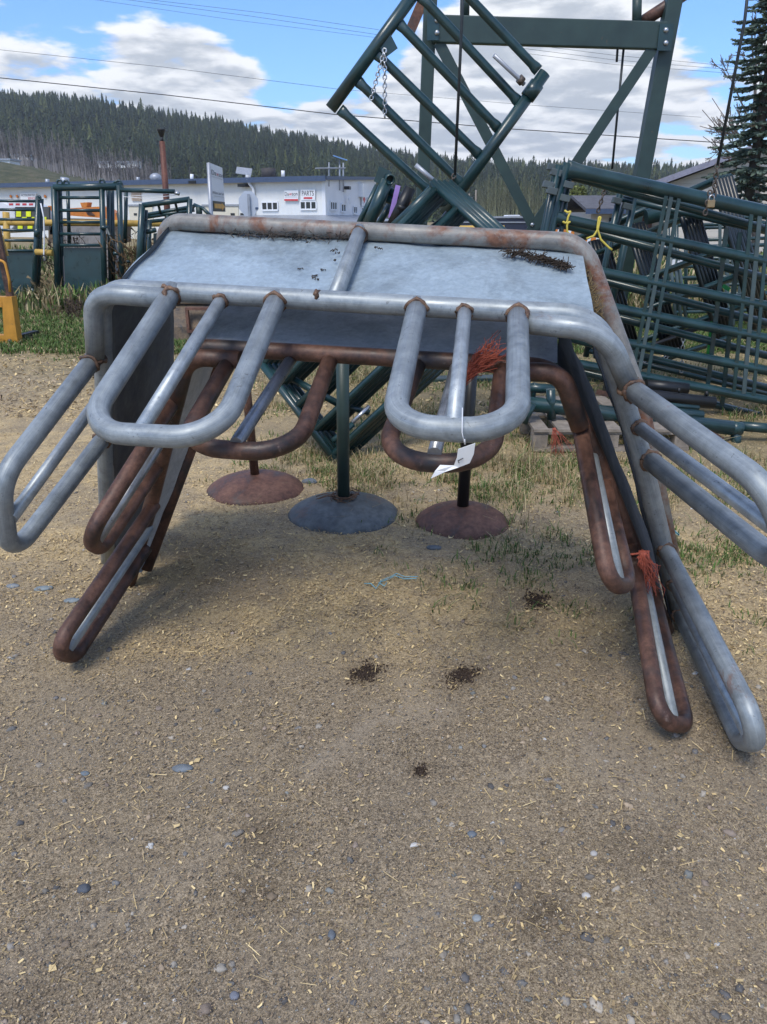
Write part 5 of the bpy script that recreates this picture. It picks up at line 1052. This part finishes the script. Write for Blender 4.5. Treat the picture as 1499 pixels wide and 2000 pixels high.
def window(pl, n_, x0, y0, x1, y1, panes, lab=None):
    a, b, c, d = pl(x0, y1), pl(x1, y1), pl(x1, y0), pl(x0, y0); zt, zb = (c[2] + d[2]) / 2, (a[2] + b[2]) / 2; h = nrm((b - a) * (1, 1, 0)); w = np.linalg.norm(((b - a) * (1, 1, 0))); a = Z3(a, zb)
    m = MB()
    for (u0, u1, v0, v1) in [(0, w, 0, .09), (0, w, zt - zb - .09, zt - zb)] + [(w * k / panes - .035, w * k / panes + .035, .09, zt - zb - .09) for k in range(panes + 1)]:
        m.box(a + h * (u0 + u1) / 2 + np.array([0, 0, (v0 + v1) / 2]) + n_ * .02, h * (u1 - u0) / 2, n_ * .04, (0, 0, (v1 - v0) / 2))
    f = m.build('window', M['white'], bl); MB().box(a + h * w / 2 + np.array([0, 0, (zt - zb) / 2]), h * (w / 2 - .02), n_ * .012, (0, 0, (zt - zb) / 2 - .02)).build('pane', M['glass'], f)
window(wp, LN, 513, 393, 544, 412, 3); window(wp, LN, 588, 391.5, 619, 410.5, 3)
for (x0, y0, x1, y1, k) in ((645, 392.5, 657.5, 411.5, 3), (666.5, 397, 675, 415, 2), (690, 402, 697, 418, 2), (706, 404, 714, 419, 2)): window(gpn, RN, x0, y0, x1, y1, k)
for (x0, x1) in ((395, 468), (250, 300)): 
    a, b = wp(x0, 401, .06), wp(x1, 401, .06); MB().box((a + b) / 2, (b - a) / 2 * (1, 1, 0), LN * .05, (0, 0, .06)).build('door_lintel', M['grey_metal'], bl); a2, b2 = wp(x0 + 2, 401, .02), wp(x1 - 2, 401, .02); zz = a[2] - .08
    d_ = MB().box(Z3((a2 + b2) / 2, zz / 2), (b2 - a2) / 2 * (1, 1, 0), LN * .04, (0, 0, zz / 2)).build('garage_door', M['cream'], bl)
    for x in ((451, 459), (470, 478)) if x0 > 300 else ((262, 268),): p, q = wp(x[0], 417, .07), wp(x[1], 420, .07); MB().box((p + q) / 2, (q - p) / 2 * (1, 1, 0), LN * .02, (0, 0, .07)).build('pane', M['glass'], d_)
p, q = wp(257, 375, .04), wp(277, 392, .04); m = MB()
for k in range(6): m.box(Z3((p + q) / 2, q[2] + (p[2] - q[2]) * (k + .5) / 6), (q - p) / 2 * (1, 1, 0), LN * .05, (0, 0, .035))
m.build('louvre', plain('louvre', (.42, .33, .26), .7), bl)
# porch with navy front
a, b = wp(535, 440, 2.2), cor + LN * 2.2 + RN * 1.6; a[2] = b[2] = 0; zp = aty(600, 437, 47.5)[2]; e_ = cor + rd * 17 + RN * 1.6
m = MB(); m.box(Z3((a + b) / 2, zp / 2), (b - a) / 2, LN * .1, (0, 0, zp / 2)); m.box(Z3((b + e_) / 2, zp / 2), (e_ - b) / 2, RN * .1, (0, 0, zp / 2)); m.build('porch_front', plain('navy_skirting', (.055, .075, .12), .6), bl)
aa = wp(470, 440, 2.6); aa[2] = 0; bb = cor + LN * 2.6 + RN * 2.0; ee = cor + rd * 17 + RN * 2.0
m = MB(); m.prism([Z3(aa, zp + .02), Z3(bb, zp + .02), Z3(cor, zp + .42), Z3(wp(470, 440, 0), zp + .42)], (0, 0, .06)); m.prism([Z3(bb, zp + .02), Z3(ee, zp + .02), Z3(cor + rd * 17, zp + .42), Z3(cor, zp + .42)], (0, 0, .06)); m.build('porch_roof', M['grey_metal'], bl)
# roof furniture
def roof_tube(x, y0, y1, r, nm, mat, d=-3.0, r2=None):
    p, q = wp(x, y0, d), wp(x, y1, d); t = MB(); t.tube([q, p], r, 12); 
    if r2: t.lathe(p, [(r2, -.25), (r2 * 1.25, -.1), (r2, .08), (r2 * .4, .2)], 16)
    return t.build(nm, mat, bl)
roof_tube(304, 344, 356, .3, 'roof_vent', M['grey_metal'], r2=.34); roof_tube(270, 346, 356, .12, 'roof_vent', M['grey_metal']); roof_tube(127, 347, 362, .32, 'roof_vent', M['grey_metal']); roof_tube(93, 350, 362, .15, 'roof_vent', M['grey_metal']); roof_tube(375, 340, 352, .12, 'roof_vent', M['white']); roof_tube(553, 333, 346, .12, 'roof_vent', M['white']); roof_tube(485, 335, 352, .17, 'roof_vent', M['white'])
p, q = wp(512, 329, -2.2), wp(538, 346, -2.2); MB().lathe((p + q) / 2 * (1, 1, 0) + np.array([0, 0, q[2]]), [(.46, 0), (.46, p[2] - q[2]), (.1, p[2] - q[2] + .03)], 20).build('roof_tank', plain('tank_brown', (.05, .045, .045), .7), bl)
MB().tube(fillet([wp(484, 349, .4), wp(485, 356, .3), wp(495, 368, .15), wp(496.5, 381, .12), wp(497, 425, .12)], .3, 3), .09, 8).build('downpipe', M['white'], bl)
for (x, y) in ((476, 362), (380, 356)): MB().box(wp(x, y, .3), ld * .28, LN * .25, (0, 0, .09)).build('wall_lamp', M['black'], bl)
def pole_on(pl, x, y0, y1, r, nm='mast'): return MB().tube([pl(x, y1, .12), pl(x, y0, .12)], r, 8).build(nm, M['grey_metal'], bl)
pole_on(gpn, 643, 317, 364, .035, 'antenna_mast'); pole_on(gpn, 664, 312, 372, .05, 'mast'); pole_on(gpn, 671, 318, 375, .05, 'mast')
MB().tube([gpn(617, 329, .12), gpn(675, 328, .12)], .04, 6).build('antenna_boom', M['grey_metal'], bl); m = MB(); m.box(gpn(665, 309, .15), (.45, .1, -.13), (0, .3, 0.05), (0, 0, .02)); m.build('solar_panel', M['glass'], bl); m = MB(); m.box(wp(477, 334, -2), (.5, 0, -.06), (0, .3, .2), (0, 0, .02)); m.build('solar_panel', M['grey_metal'], bl)
m = MB(); m.box(gpn(708, 372, .2), rd * .7, RN * .2, (0, 0, .45)); m.build('air_unit', M['white'], bl); MB().lathe(gpn(681, 390, .2), [(.05, 0), (.28, .08), (.27, .10), (.04, .03)], 18, ax=RN).build('dish', M['white'], bl); MB().box(gpn(679, 367, .2), rd * .35, RN * .18, (0, 0, .1)).build('wall_lamp', M['black'], bl)

def board(name, pl, x0, y0, x1, y1, label, mat=None, th=.03):
    a, b, d = pl(x0, y1), pl(x1, y1), pl(x0, y0); t = empty(name, tuple(a), label, 'sign'); n_ = nrm(np.cross(b - a, d - a)); c = a + (b - a) / 2 + (d - a) / 2
    MB().box(c, (b - a) / 2, n_ * th, (d - a) / 2).build('board', mat or M['white'], t)
    return t, a, b - a, d - a, n_, th
def put(t, body, u0, v0, h, w, mat, nm='lettering'):
    o, a, ux, vy, n_, th = t; return text_mesh(nm, body, h * np.linalg.norm(vy), a + ux * u0 + vy * v0 + n_ * (th + .012), ux, vy, mat, o, w * np.linalg.norm(ux), .0)
def strip(t, u0, v0, u1, v1, mat, nm='stripe', e=.008):
    o, a, ux, vy, n_, th = t; return MB().box(a + ux * (u0 + u1) / 2 + vy * (v0 + v1) / 2 + n_ * (th + e / 2 + .001), ux * (u1 - u0) / 2, vy * (v1 - v0) / 2, n_ * e / 2).build(nm, mat, o)
w6 = lambda x, y: wp(x, y, .10)
s1 = board('wall_sign', w6, 556, 372, 583.5, 392.5, 'white wall sign with dark lettering above a red band, left of the parts sign'); put(s1, 'Da', .05, .50, .33, .29, M['ink']); put(s1, 'w', .35, .50, .25, .20, M['red']); put(s1, 'son', .56, .50, .25, .39, M['ink']); strip(s1, .06, .36, .94, .40, M['grey_metal'], 'small_print'); strip(s1, .01, .01, .99, .18, M['red'])
s2 = board('wall_sign', w6, 588.5, 370.5, 616, 391, 'white wall sign reading parts with a red bar below'); put(s2, 'PARTS', .08, .42, .48, .84, M['ink'])
o, a, ux, vy, n_, th = s2; MB().prism([a + ux * u + vy * v + n_ * (th + .004) for u, v in ((.18, .2), (.27, .1), (.27, .12), (.82, .12), (.82, .29), (.27, .29), (.27, .31))], n_ * .008).build('arrow', M['red'], o)
s3 = board('wall_sign', w6, 41, 377, 71, 391, 'small white wall sign with dark and red lettering at far left of building'); put(s3, 'ACCELERATED', .06, .55, .3, .9, M['ink']); put(s3, 'SERVICE', .5, .12, .3, .45, M['red'])
g6 = lambda x, y: gpn(x, y, .10)
s4 = board('wall_sign', g6, 707, 376, 735, 402, 'white sign with a red diamond on the gable wall beside the pile', M['bldg']); put(s4, 'Dawson', .28, .3, .34, .68, M['ink']); o, a, ux, vy, n_, th = s4; MB().prism([a + ux * u + vy * v + n_ * (th + .004) for u, v in ((.05, .5), (.13, .2), (.21, .5), (.13, .8))], n_ * .01).build('diamond', M['red'], o)
for (x, nm) in ((22, 'left'), (34.5, 'middle'), (89, 'right')): tag(MB().lathe(wp(x, 383.5, .05), [(.1, .0), (.11, .05), (.05, .08)], 14, ax=LN).build('round_marker', M['orange'], None, wp(x, 383.5, .05)), 'small round orange marker on the pale wall, ' + nm + ' of three', 'marker', 'round markers on the wall')

# road side sign, octagonal sign from behind, lamp post
def sg(x, y):
    t = (x - 412) / 28.0; return aty(x, y, 18 + 2.2 * t)
a, b, c, d = sg(415, 413), sg(440, 420.5), sg(440, 330), sg(412, 316); ux = b - a; vy = d - a; vy = np.array([0, 0, vy[2]]); ux = ux * (1, 1, 0) ; n_ = nrm(np.cross(ux, vy))
t = empty('yard_sign', tuple(a * (1, 1, 0)), 'tall white board on a grey post with a yellow arrow at the bottom', 'sign'); MB().box(a + ux / 2 + vy / 2, ux / 2, n_ * .015, vy / 2).build('board', M['white'], t)
Yd = (t, a, ux, vy, n_, .015); put(Yd, 'Da', .08, .77, .10, .33, M['ink']); put(Yd, 'w', .44, .77, .065, .16, M['red']); put(Yd, 'son', .62, .77, .066, .34, M['ink']); put(Yd, 'ROAD MAINTENANCE', .08, .715, .028, .86, M['grey_metal']); put(Yd, 'Williams Lake Yard', .06, .375, .055, .88, M['ink']); strip(Yd, .1, .33, .9, .335, M['grey_metal'], 'small_print'); strip(Yd, .02, .005, .98, .225, M['black'], 'arrow_panel')
MB().prism([a + ux * u + vy * v + n_ * (.015 + .012) for u, v in ((.10, .07), (.10, .17), (.68, .17), (.68, .205), (.95, .12), (.68, .025), (.68, .07))], n_ * .004).build('arrow', paint('arrow_yellow', (.75, .36, .02), .4), t)
MB().tube([sg(408, 318), sg(409, 420) * (1, 1, 0)], .045, 10).build('post', M['grey_metal'], t)
c = aty(486, 398, 17); c0 = c * (1, 1, 0); t = empty('octagon_sign', tuple(c0), 'grey back of an octagonal road sign in front of the white building', 'sign')
MB().prism([c + np.array([math.cos(a_) * .215, 0, math.sin(a_) * .262]) for a_ in np.arange(8) * math.pi / 4 + math.pi / 8], (0, .006, 0)).build('sign_plate', plain('sign_back', (.50, .54, .60), .5, .2, .05), t)
MB().bar(aty(485.5, 379, 16.96), c0 + np.array([0, -.04, 0]), .05, .03, (1, 0, 0)).build('post', M['grey_metal'], t); MB().box(aty(502, 407, 16.99), (.03, 0, 0), (0, .003, 0), (0, 0, .022)).build('sticker', M['blue_trim'], t)
p = aty(317, 276, 30); q = aty(331, 470, 30); t = empty('lamp_post', tuple(q * (1, 1, 0)), 'rust brown lamp post with a small black lamp head before the hill', 'lamp post'); MB().tube([Z3(q, 0), p], [.13, .10], 12).build('post', M['rustpole'], t); MB().tube([p, p + np.array([0, 0, .14])], .05, 8).build('neck', M['lampblack'], t)
z = p[2]; MB().lathe(Z3(p, z + .14), [(.06, 0), (.13, .19), (.15, .22), (.15, .25), (.05, .27)], 14).build('lamp_head', M['lampblack'], t)

# orange machine, service truck, pipe, trailer, barricade
o_ = lambda x, y, d=0: aty(x, y, 24 + d); t = empty('orange_machine', tuple(o_(170, 450) * (1, 1, 0)), 'orange road machine with a long boom behind the gates', 'machine')
MB().prism([o_(134, 407), o_(165, 405), o_(203, 403), o_(226, 416), o_(230, 430), o_(222, 432), o_(203, 426), o_(134, 421)], (0, .5, 0)).build('boom', M['orange'], t); MB().prism([o_(157, 396), o_(171, 395), o_(169, 405), o_(160, 405)], (0, .4, 0)).build('turret', M['orange'], t); MB().prism([o_(94, 402), o_(105, 402), o_(105, 458), o_(98, 458)], (0, .4, 0)).build('mast', M['orange'], t)
MB().prism([o_(168, 414, -.02), o_(178, 413, -.02), o_(186, 421, -.02), o_(172, 420, -.02)], (0, .015, 0)).build('hatch', M['rust'], t); MB().prism([o_(95, 426), o_(232, 430), o_(232, 475), o_(95, 475)], (0, 1.2, 0)).build('chassis', M['dirt_steel'], t)
u_ = lambda x, y, d=0: aty(x, y, 20 + d); t = empty('service_truck', tuple(u_(50, 470) * (1, 1, 0)), 'rear of a service truck with a yellow and grey checker board', 'truck')
MB().prism([u_(30, 404), u_(96, 404), u_(96, 450), u_(30, 450)], (0, .1, 0)).build('rear_board', plain('charcoal', (.09, .09, .085), .7), t); m = MB(); hv = plain('fluorescent_yellow', (.78, .85, .02), .5)
for i_ in range(6):
    for j_ in range(3):
        if (i_ + j_) % 2 == 0: x0, y0 = 32 + i_ * 9.6 + j_ * 1.5, 412 + j_ * 11.8; m.prism([u_(x0, y0 + 11.2, -.02), u_(x0 + 9.4, y0 + 11.2, -.02), u_(x0 + 9.4, y0, -.02), u_(x0, y0, -.02)], (0, .018, 0))
m.build('checker', hv, t); m = MB()
for i_ in range(4): m.prism([u_(18 + i_ * 13, 401, -.03), u_(26 + i_ * 13, 401, -.03), u_(26 + i_ * 13, 397, -.03), u_(18 + i_ * 13, 397, -.03)], (0, .02, 0))
m.build('red_tape', M['red'], t); MB().bar(u_(16, 399, 0), u_(80, 399, 0), .05, .12, (0, 1, 0)).build('bumper_bar', M['white'], t); MB().lathe(u_(2, 424, .2), [(.34, 0), (.38, .05), (.38, 3.0), (.34, 3.05)], 26, ax=(-.1, 1, 0)).build('tank', M['white'], t)
tag(MB().tube([aty(840, 448, 13), aty(985, 447, 13)], .055, 14).build('pale_pipe', M['yrail'], None, aty(900, 448, 13)), 'pale yellow pipe with a rusty end beyond the back rim', 'pipe')
v_ = lambda x, y, d=0: aty(x, y, 38 + d); t = empty('trailer', tuple(v_(1000, 470) * (1, 1, 0)), 'long navy blue trailer side behind the gantry brace', 'trailer')
MB().prism([v_(880, 462), v_(1108, 462), v_(1108, 424), v_(882, 425)], (0, 2.4, 0)).build('body', M['navy'], t); MB().bar(v_(882, 434, -.03), v_(1108, 434, -.03), .03, .05, (0, 1, 0)).build('trim', M['grey_metal'], t); MB().bar(v_(882, 424.5, -.04), v_(1108, 423.5, -.04), .05, .08, (0, 1, 0)).build('trim', M['grey_metal'], t)
m = MB(); m.prism([v_(990, 424, .5), v_(1018, 424, .5), v_(1015, 419.5, .5), v_(993, 420, .5)], (0, 1.2, 0)); m.build('tarp', M['white'], t)
for x in (920, 1090): MB().lathe(np.array([v_(x, 460)[0], 38.0, .42]), [(.4, 0), (.42, .05), (.42, .3), (.2, .32)], 18, ax=(0, 1, 0)).build('wheel', M['black'], t)
t = empty('small_sign', tuple(aty(951, 460, 15) * (1, 1, 0)), 'small white board with dark lettering near the pale pipe', 'sign'); a, b, d = aty(944, 441, 15), aty(958, 444, 15), aty(945, 432, 15); ux, vy = b - a, d - a; n_ = nrm(np.cross(ux, vy)); MB().box(a + ux / 2 + vy / 2, ux / 2, vy / 2, n_ * .01).build('board', M['white'], t); put((t, a, ux, vy, n_, .01), 'WAGON', .12, .3, .4, .76, M['ink']); MB().tube([aty(951, 441, 15.05), aty(951, 460, 15.05) * (1, 1, 0)], .02, 6).build('post', M['grey_metal'], t)
t = empty('barricade', tuple(aty(1190, 475, 16) * (1, 1, 0)), 'orange and white striped barricade boards behind the stacked panels', 'barricade')
for k, (x0, x1, y0, y1) in enumerate(((1075, 1122, 448, 458), (1136, 1172, 464, 478), (1206, 1240, 458, 468), (1206, 1240, 472, 482))):
    m = MB(); p = lambda x, y: aty(x, y, 16); m.prism([p(x0, y1), p(x1, y1), p(x1, y0), p(x0, y0)], (0, .04, 0)); m.build('board', M['orange'], t)
    m = MB()
    for j in range(2): xx = x0 + (x1 - x0) * (.25 + .45 * j); m.prism([p(xx, y1) - (0, .006, 0), p(xx + 6, y1) - (0, .006, 0), p(xx + 10, y0) - (0, .006, 0), p(xx + 4, y0) - (0, .006, 0)], (0, .004, 0))
    m.build('stripe', M['white'], t)

# ---------------------------------------------------------------- houses at the right
h_ = lambda x, y: aty(x, y, 30.0); e0, ap = h_(1280, 361), h_(1600, 243); e1 = ap * 2 - e0; e1[2] = e0[2]; w0, w1 = e0[0] + .45, e1[0] - .45; sl_ = (ap[2] - e0[2]) / (ap[0] - e0[0])
t = empty('beige_house', ((w0 + w1) / 2, 30, 0), 'beige lap sided house with a low gable roof at the right', 'house')
m = MB(); i0 = 0; m.v += [np.array(p) for p in ((w0, 30, -.3), (w1, 30, -.3), (w1, 30, e0[2] + .45 * sl_ - .12), (ap[0], 30, ap[2] - .12), (w0, 30, e0[2] + .45 * sl_ - .12))]; m.v += [p + np.array([0, 9, 0]) for p in m.v[:5]]
m.face((0, 1, 2, 3, 4), [(p[0], p[2]) for p in m.v[:5]]); m.face((9, 8, 7, 6, 5)); m.face((0, 4, 9, 5), [(0, 0), (0, 3), (9, 3), (9, 0)]); m.face((1, 6, 7, 2)); m.build('wall', M['clap'], t)
for (p, q) in ((e0, ap), (e1, ap)): m = MB(); m.prism([p + (0, -.5, 0), q + (0, -.5, 0), q + (0, -.5, .1), p + (0, -.5, .1)], (0, 10, 0)); rf_ = m.build('roof', M['shingle'], t); MB().bar(p + np.array([0, -.53, .0]), q + np.array([0, -.53, .0]), .04, .19, (0, 1, 0)).build('fascia', plain('fascia', (.24, .24, .30), .6), t)
MB().tube([h_(1397, 318) + (0, 1.5, 0), h_(1397, 303) + (0, 1.5, 0)], .13, 10).build('roof_vent', M['black'], t)
k2 = lambda x, y, d=0: aty(x, y, 36 + d); za, zb = k2(1180, 413)[2], k2(1180, 387, 3)[2]; xa, xb = k2(1140, 413)[0], k2(1330, 413)[0]
t = empty('small_house', ((xa + xb) / 2, 37, 0), 'low house with a grey shingle roof seen between the right panels', 'house')
m = MB(); m.prism([np.array([xa, 36 - .4, za]), np.array([xb, 36 - .4, za]), np.array([xb, 39, zb]), np.array([xa + .1, 39, zb])], (0, 0, .12)); m.prism([np.array([xa + .1, 39, zb]), np.array([xb, 39, zb]), np.array([xb, 42.4, za]), np.array([xa, 42.4, za])], (0, 0, .12)); m.build('roof', M['shingle'], t)
MB().bar(np.array([xa, 35.57, za]), np.array([xb, 35.57, za]), .04, .2, (0, 1, 0)).build('fascia', M['blue_trim'], t); MB().abox(xa + .4, xb - .4, 36.2, 41.8, -.2, za - .02).build('wall', M['clap'], t); MB().abox(xa + 1.2, xa + 2.2, 36.12, 36.2, .6, za - .25).build('window', M['glass'], t); MB().abox(xa + 2.6, xa + 3.1, 36.12, 36.2, .0, za - .2).build('door', M['rust_plate'], t)
for (x0, y0, x1, y1, yy, lb) in ((192, 317, 266, 325, 178, 'long pale mobile home among the bare birches'), (24, 304, 54, 309, 170, 'white mobile home at the left on the grassy hill'), (-12, 313, 19, 320, 128, 'white shed at the left edge of the grassy bank'), (906, 388, 921, 402, 172, 'small white shed below the far utility poles')):
    p, q = aty(x0, y1, yy), aty(x1, y0, yy); t = empty('mobile_home', ((p[0] + q[0]) / 2, yy, p[2]), lb, 'house'); MB().abox(p[0], q[0], yy, yy + 3.5, p[2] - .25, q[2]).build('wall', M['bldg2'], t); MB().abox(p[0] - .2, q[0] + .2, yy - .2, yy + 3.7, q[2] + .002, q[2] + .25).build('roof', M['grey_metal'], t)
    for k in range(max(1, int((q[0] - p[0]) / 2.2))): MB().abox(p[0] + .5 + 2.2 * k, p[0] + 1.3 + 2.2 * k, yy - .06, yy + .02, p[2] + .25, q[2] - .2).build('window', M['glass'], t)

t_h = [o for o in COL.objects if o.get('label', '').startswith('beige lap')][0]; a_ = -R(24); l0 = np.array(t_h.location); v_ = l0 - e0 * (1, 1, 0); t_h.rotation_euler = (0, 0, a_)
t_h.location = (e0[0] + v_[0] * math.cos(a_) - v_[1] * math.sin(a_), e0[1] + v_[0] * math.sin(a_) + v_[1] * math.cos(a_), 0)
# ---------------------------------------------------------------- trees at the right
def spruce(x0, Y0, H, rad, label):
    b = np.array([x0, Y0, 0.0]); t = empty('spruce_tree', tuple(b), label, 'tree'); MB().tube([b, b + (0, 0, H * .5), b + (0, 0, H)], [.15, .09, .01], 8).build('trunk', M['bark'], t)
    V = []; C = []
    nl = 62
    for l in range(nl):
        f = l / nl; z = 1.45 + (H - 1.5) * f; r0 = rad * (1 - f) ** .75 * RS.uniform(.8, 1.1) + .04; k = 7
        for j in range(k):
            a = 2.4 * l + 6.283 * (j + RS.rand() * .7) / k; L = r0 * RS.uniform(.65, 1.12); dr = -.12 - .28 * (1 - f)
            ns = int(16 + L * 80)
            for s in range(ns):
                u = (s + RS.rand()) / ns; u = .12 + .88 * u; p = b + np.array([math.cos(a) * L * u, math.sin(a) * L * u, z + dr * L * u + .35 * L * u * u * .6]); sl2 = RS.uniform(-1, 1); wd = .30 * L * (1.05 - u) * .9 + .03
                d = np.array([math.cos(a + sl2 * 1.1), math.sin(a + sl2 * 1.1), RS.uniform(-.45, .12)]); e = p + d * wd * RS.uniform(.6, 1.2); n_ = nrm(np.cross(d, (0, 0, 1)) * .5 + RS.normal(0, .6, 3) + np.array([0, 0, .5])) * RS.uniform(.018, .04)
                V.append([p - n_, p + n_, e + n_ * .7, e - n_ * .7]); C.append(np.array((.13, .175, .135)) * RS.uniform(.6, 1.5) if RS.rand() < .9 else np.array((.10, .085, .055)))
    V = np.array(V).reshape(-1, 3) - b; k = len(V) // 4; raw_mesh('crown', V, np.arange(4 * k).reshape(k, 4), M['tint_leaf'], np.clip(np.array(C), 0, 1), t)
spruce(9.25, 21, 14, 1.25, 'dark blue green spruce tree at the right edge in front of the beige house')
def bare_tree(px, Y0, label):
    b = aty(px, 480, Y0) * (1, 1, 0); t = empty('bare_tree', tuple(b), label, 'tree'); m = MB(); V = []; T = lambda x, y: aty(x, y, Y0) + RS.normal(0, .35, 3) * (0, 1, 0)
    rs = np.random.RandomState(5)
    def limb(p, q, r0, dep):
        L = np.linalg.norm(q - p); c = (p + q) / 2 + rs.normal(0, .06, 3) * L - np.array([0, 0, .10 * L]); pts = [(1 - u) ** 2 * p + 2 * u * (1 - u) * c + u * u * q for u in np.linspace(0, 1, 7)]
        m.tube(pts, [max(.0095, r0 * (1 - .8 * u)) for u in np.linspace(0, 1, 7)], 5 if r0 > .02 else 4, caps=False)
        if dep == 0:
            for u in rs.uniform(.4, 1, 3):
                e = pts[int(u * 6)] + rs.normal(0, .02, 3); n_ = np.array([0, 0, -.045]) + rs.normal(0, .01, 3); w_ = nrm(np.cross(n_, rs.normal(0, 1, 3))) * .011; V.append([e, e + n_ + w_, e + n_ * 1.3, e + n_ - w_])
            return
        d = nrm(q - p)
        for k in range(rs.randint(4, 7)):
            u = rs.uniform(.25, .98); s0 = pts[int(u * 6)]; nd_ = nrm(d + rs.normal(0, .42, 3) + np.array([0, 0, .15])); limb(s0, s0 + nd_ * L * rs.uniform(.28, .5) * (1.25 - .6 * u), max(.008, r0 * .4), dep - 1)
    top = aty(px - 2, 90, Y0); m.tube([b, T(px, 380), T(px - 2, 240), top], [.11, .09, .06, .02], 8)
    for (x0, y0, x1, y1) in ((1478, 345, 1368, 268), (1478, 330, 1362, 218), (1476, 300, 1396, 190), (1474, 270, 1372, 245), (1472, 230, 1420, 120), (1470, 180, 1436, 60), (1470, 160, 1462, 20), (1475, 320, 1392, 292)): limb(T(x0, y0), T(x1, y1), .03, 2)
    m.build('trunk', plain('grey_bark', (.20, .165, .14), .9, var=.3), t); V = np.array(V).reshape(-1, 3) - b; k = len(V) // 4; raw_mesh('buds', V, np.arange(4 * k).reshape(k, 4), M['tint_leaf'], np.tile(np.array([[.20, .14, .10]]), (k, 1)), t)
bare_tree(1480, 24, 'bare budding tree spreading to the left of the spruce')
def leafy(px, py0, py1, Y0, hw, n, colr, label):
    top, bot = aty(px, py0, Y0), aty(px, py1, Y0); b = Z3(bot, 0); t = empty('leafy_tree', tuple(b), label, 'tree'); H = top[2]; MB().tube([b, Z3(b, H * .8)], [.12, .04], 7).build('trunk', M['bark'], t); V = []; C = []
    cl = [(RS.normal(0, hw * .45), RS.normal(0, hw * .45), RS.uniform(.15, .95) * H, RS.uniform(.25, .5) * hw) for _ in range(26)]
    for _ in range(n):
        cx_, cy_, cz_, cr_ = cl[RS.randint(len(cl))]; tp = 1 - .6 * (cz_ / H); c = b + np.array([cx_ * tp * 1.3, cy_ * tp, cz_]) + RS.normal(0, cr_ * .5, 3); a = RS.normal(0, 1, 3); a = nrm(a) * .09; w_ = nrm(np.cross(a, RS.normal(0, 1, 3))) * .06; V.append([c - a - w_, c + a - w_, c + a + w_, c - a + w_]); C.append(np.array(colr) * RS.uniform(.6, 1.5))
    V = np.array(V).reshape(-1, 3) - b; k = len(V) // 4; raw_mesh('crown', V, np.arange(4 * k).reshape(k, 4), M['tint_leaf'], np.clip(np.array(C), 0, 1), t)
leafy(1128, 368, 440, 55, 1.0, 2600, (.13, .15, .05), 'light green young tree right of the front panel post'); leafy(1112, 365, 440, 57, .8, 1500, (.15, .10, .06), 'reddish bare bush beside the light green tree')
for (x, y0) in ((905, 372), (917, 378), (930, 371)):
    p, q = aty(x, y0, 165), aty(x, 412, 165); tag(MB().tube([q - (0, 0, 1), p], .16, 8).build('utility_pole', M['wood'], None, q), {905: 'left pale utility pole at the far hill foot', 917: 'shorter middle utility pole at the far hill foot', 930: 'right dark utility pole at the far hill foot'}[x], 'pole', 'far utility poles')

# ---------------------------------------------------------------- overhead wires
for pts, yy, r, lb in (([(-30, 149), (320, 185), (650, 223), (1000, 252), (1410, 279)], 45, .022, 'thickest overhead wire, crossing the whole hill top'), ([(-30, 94), (320, 131), (660, 174)], 60, .012, 'thin overhead wire crossing the big left cloud'),
        ([(170, -3), (450, 38), (740, 74)], 70, .010, 'overhead wire at the top, lowest of three'), ([(230, -3), (480, 30), (740, 68)], 70, .012, 'overhead wire at the top, middle of three'), ([(270, -3), (520, 26), (740, 58)], 70, .012, 'overhead wire at the top, highest of three'),
        ([(1010, 84), (1200, 108), (1440, 130)], 70, .012, 'overhead wire right of the tilted panel, highest of three'), ([(1010, 93), (1200, 117), (1440, 137)], 70, .012, 'overhead wire right of the tilted panel, middle of three'), ([(1010, 102), (1200, 126), (1440, 144)], 70, .012, 'overhead wire right of the tilted panel, lowest of three'), ([(660, 174), (1030, 205), (1370, 229)], 60, .010, 'faint overhead wire across the clouds behind the gantry')):
    tag(MB().tube([aty(x, y, yy) for x, y in pts], r, 5).build('power_line', M['wire'], None, aty(*pts[0], yy)), lb, 'wire', 'overhead power lines')

# ---------------------------------------------------------------- the air between here and the hill
hm = bpy.data.materials.new('haze'); hm.use_nodes = True; hn = hm.node_tree; hn.nodes.clear(); ho = hn.nodes.new('ShaderNodeOutputMaterial'); hv_ = hn.nodes.new('ShaderNodeVolumePrincipled')
hv_.inputs['Color'].default_value = (.86, .92, 1, 1); hv_.inputs['Density'].default_value = .00034; hv_.inputs['Anisotropy'].default_value = .2; hn.links.new(hv_.outputs[0], ho.inputs['Volume'])
tag(MB().abox(-1520, 1520, -60, 1520, -30, 130).build('haze', hm), kind='stuff')
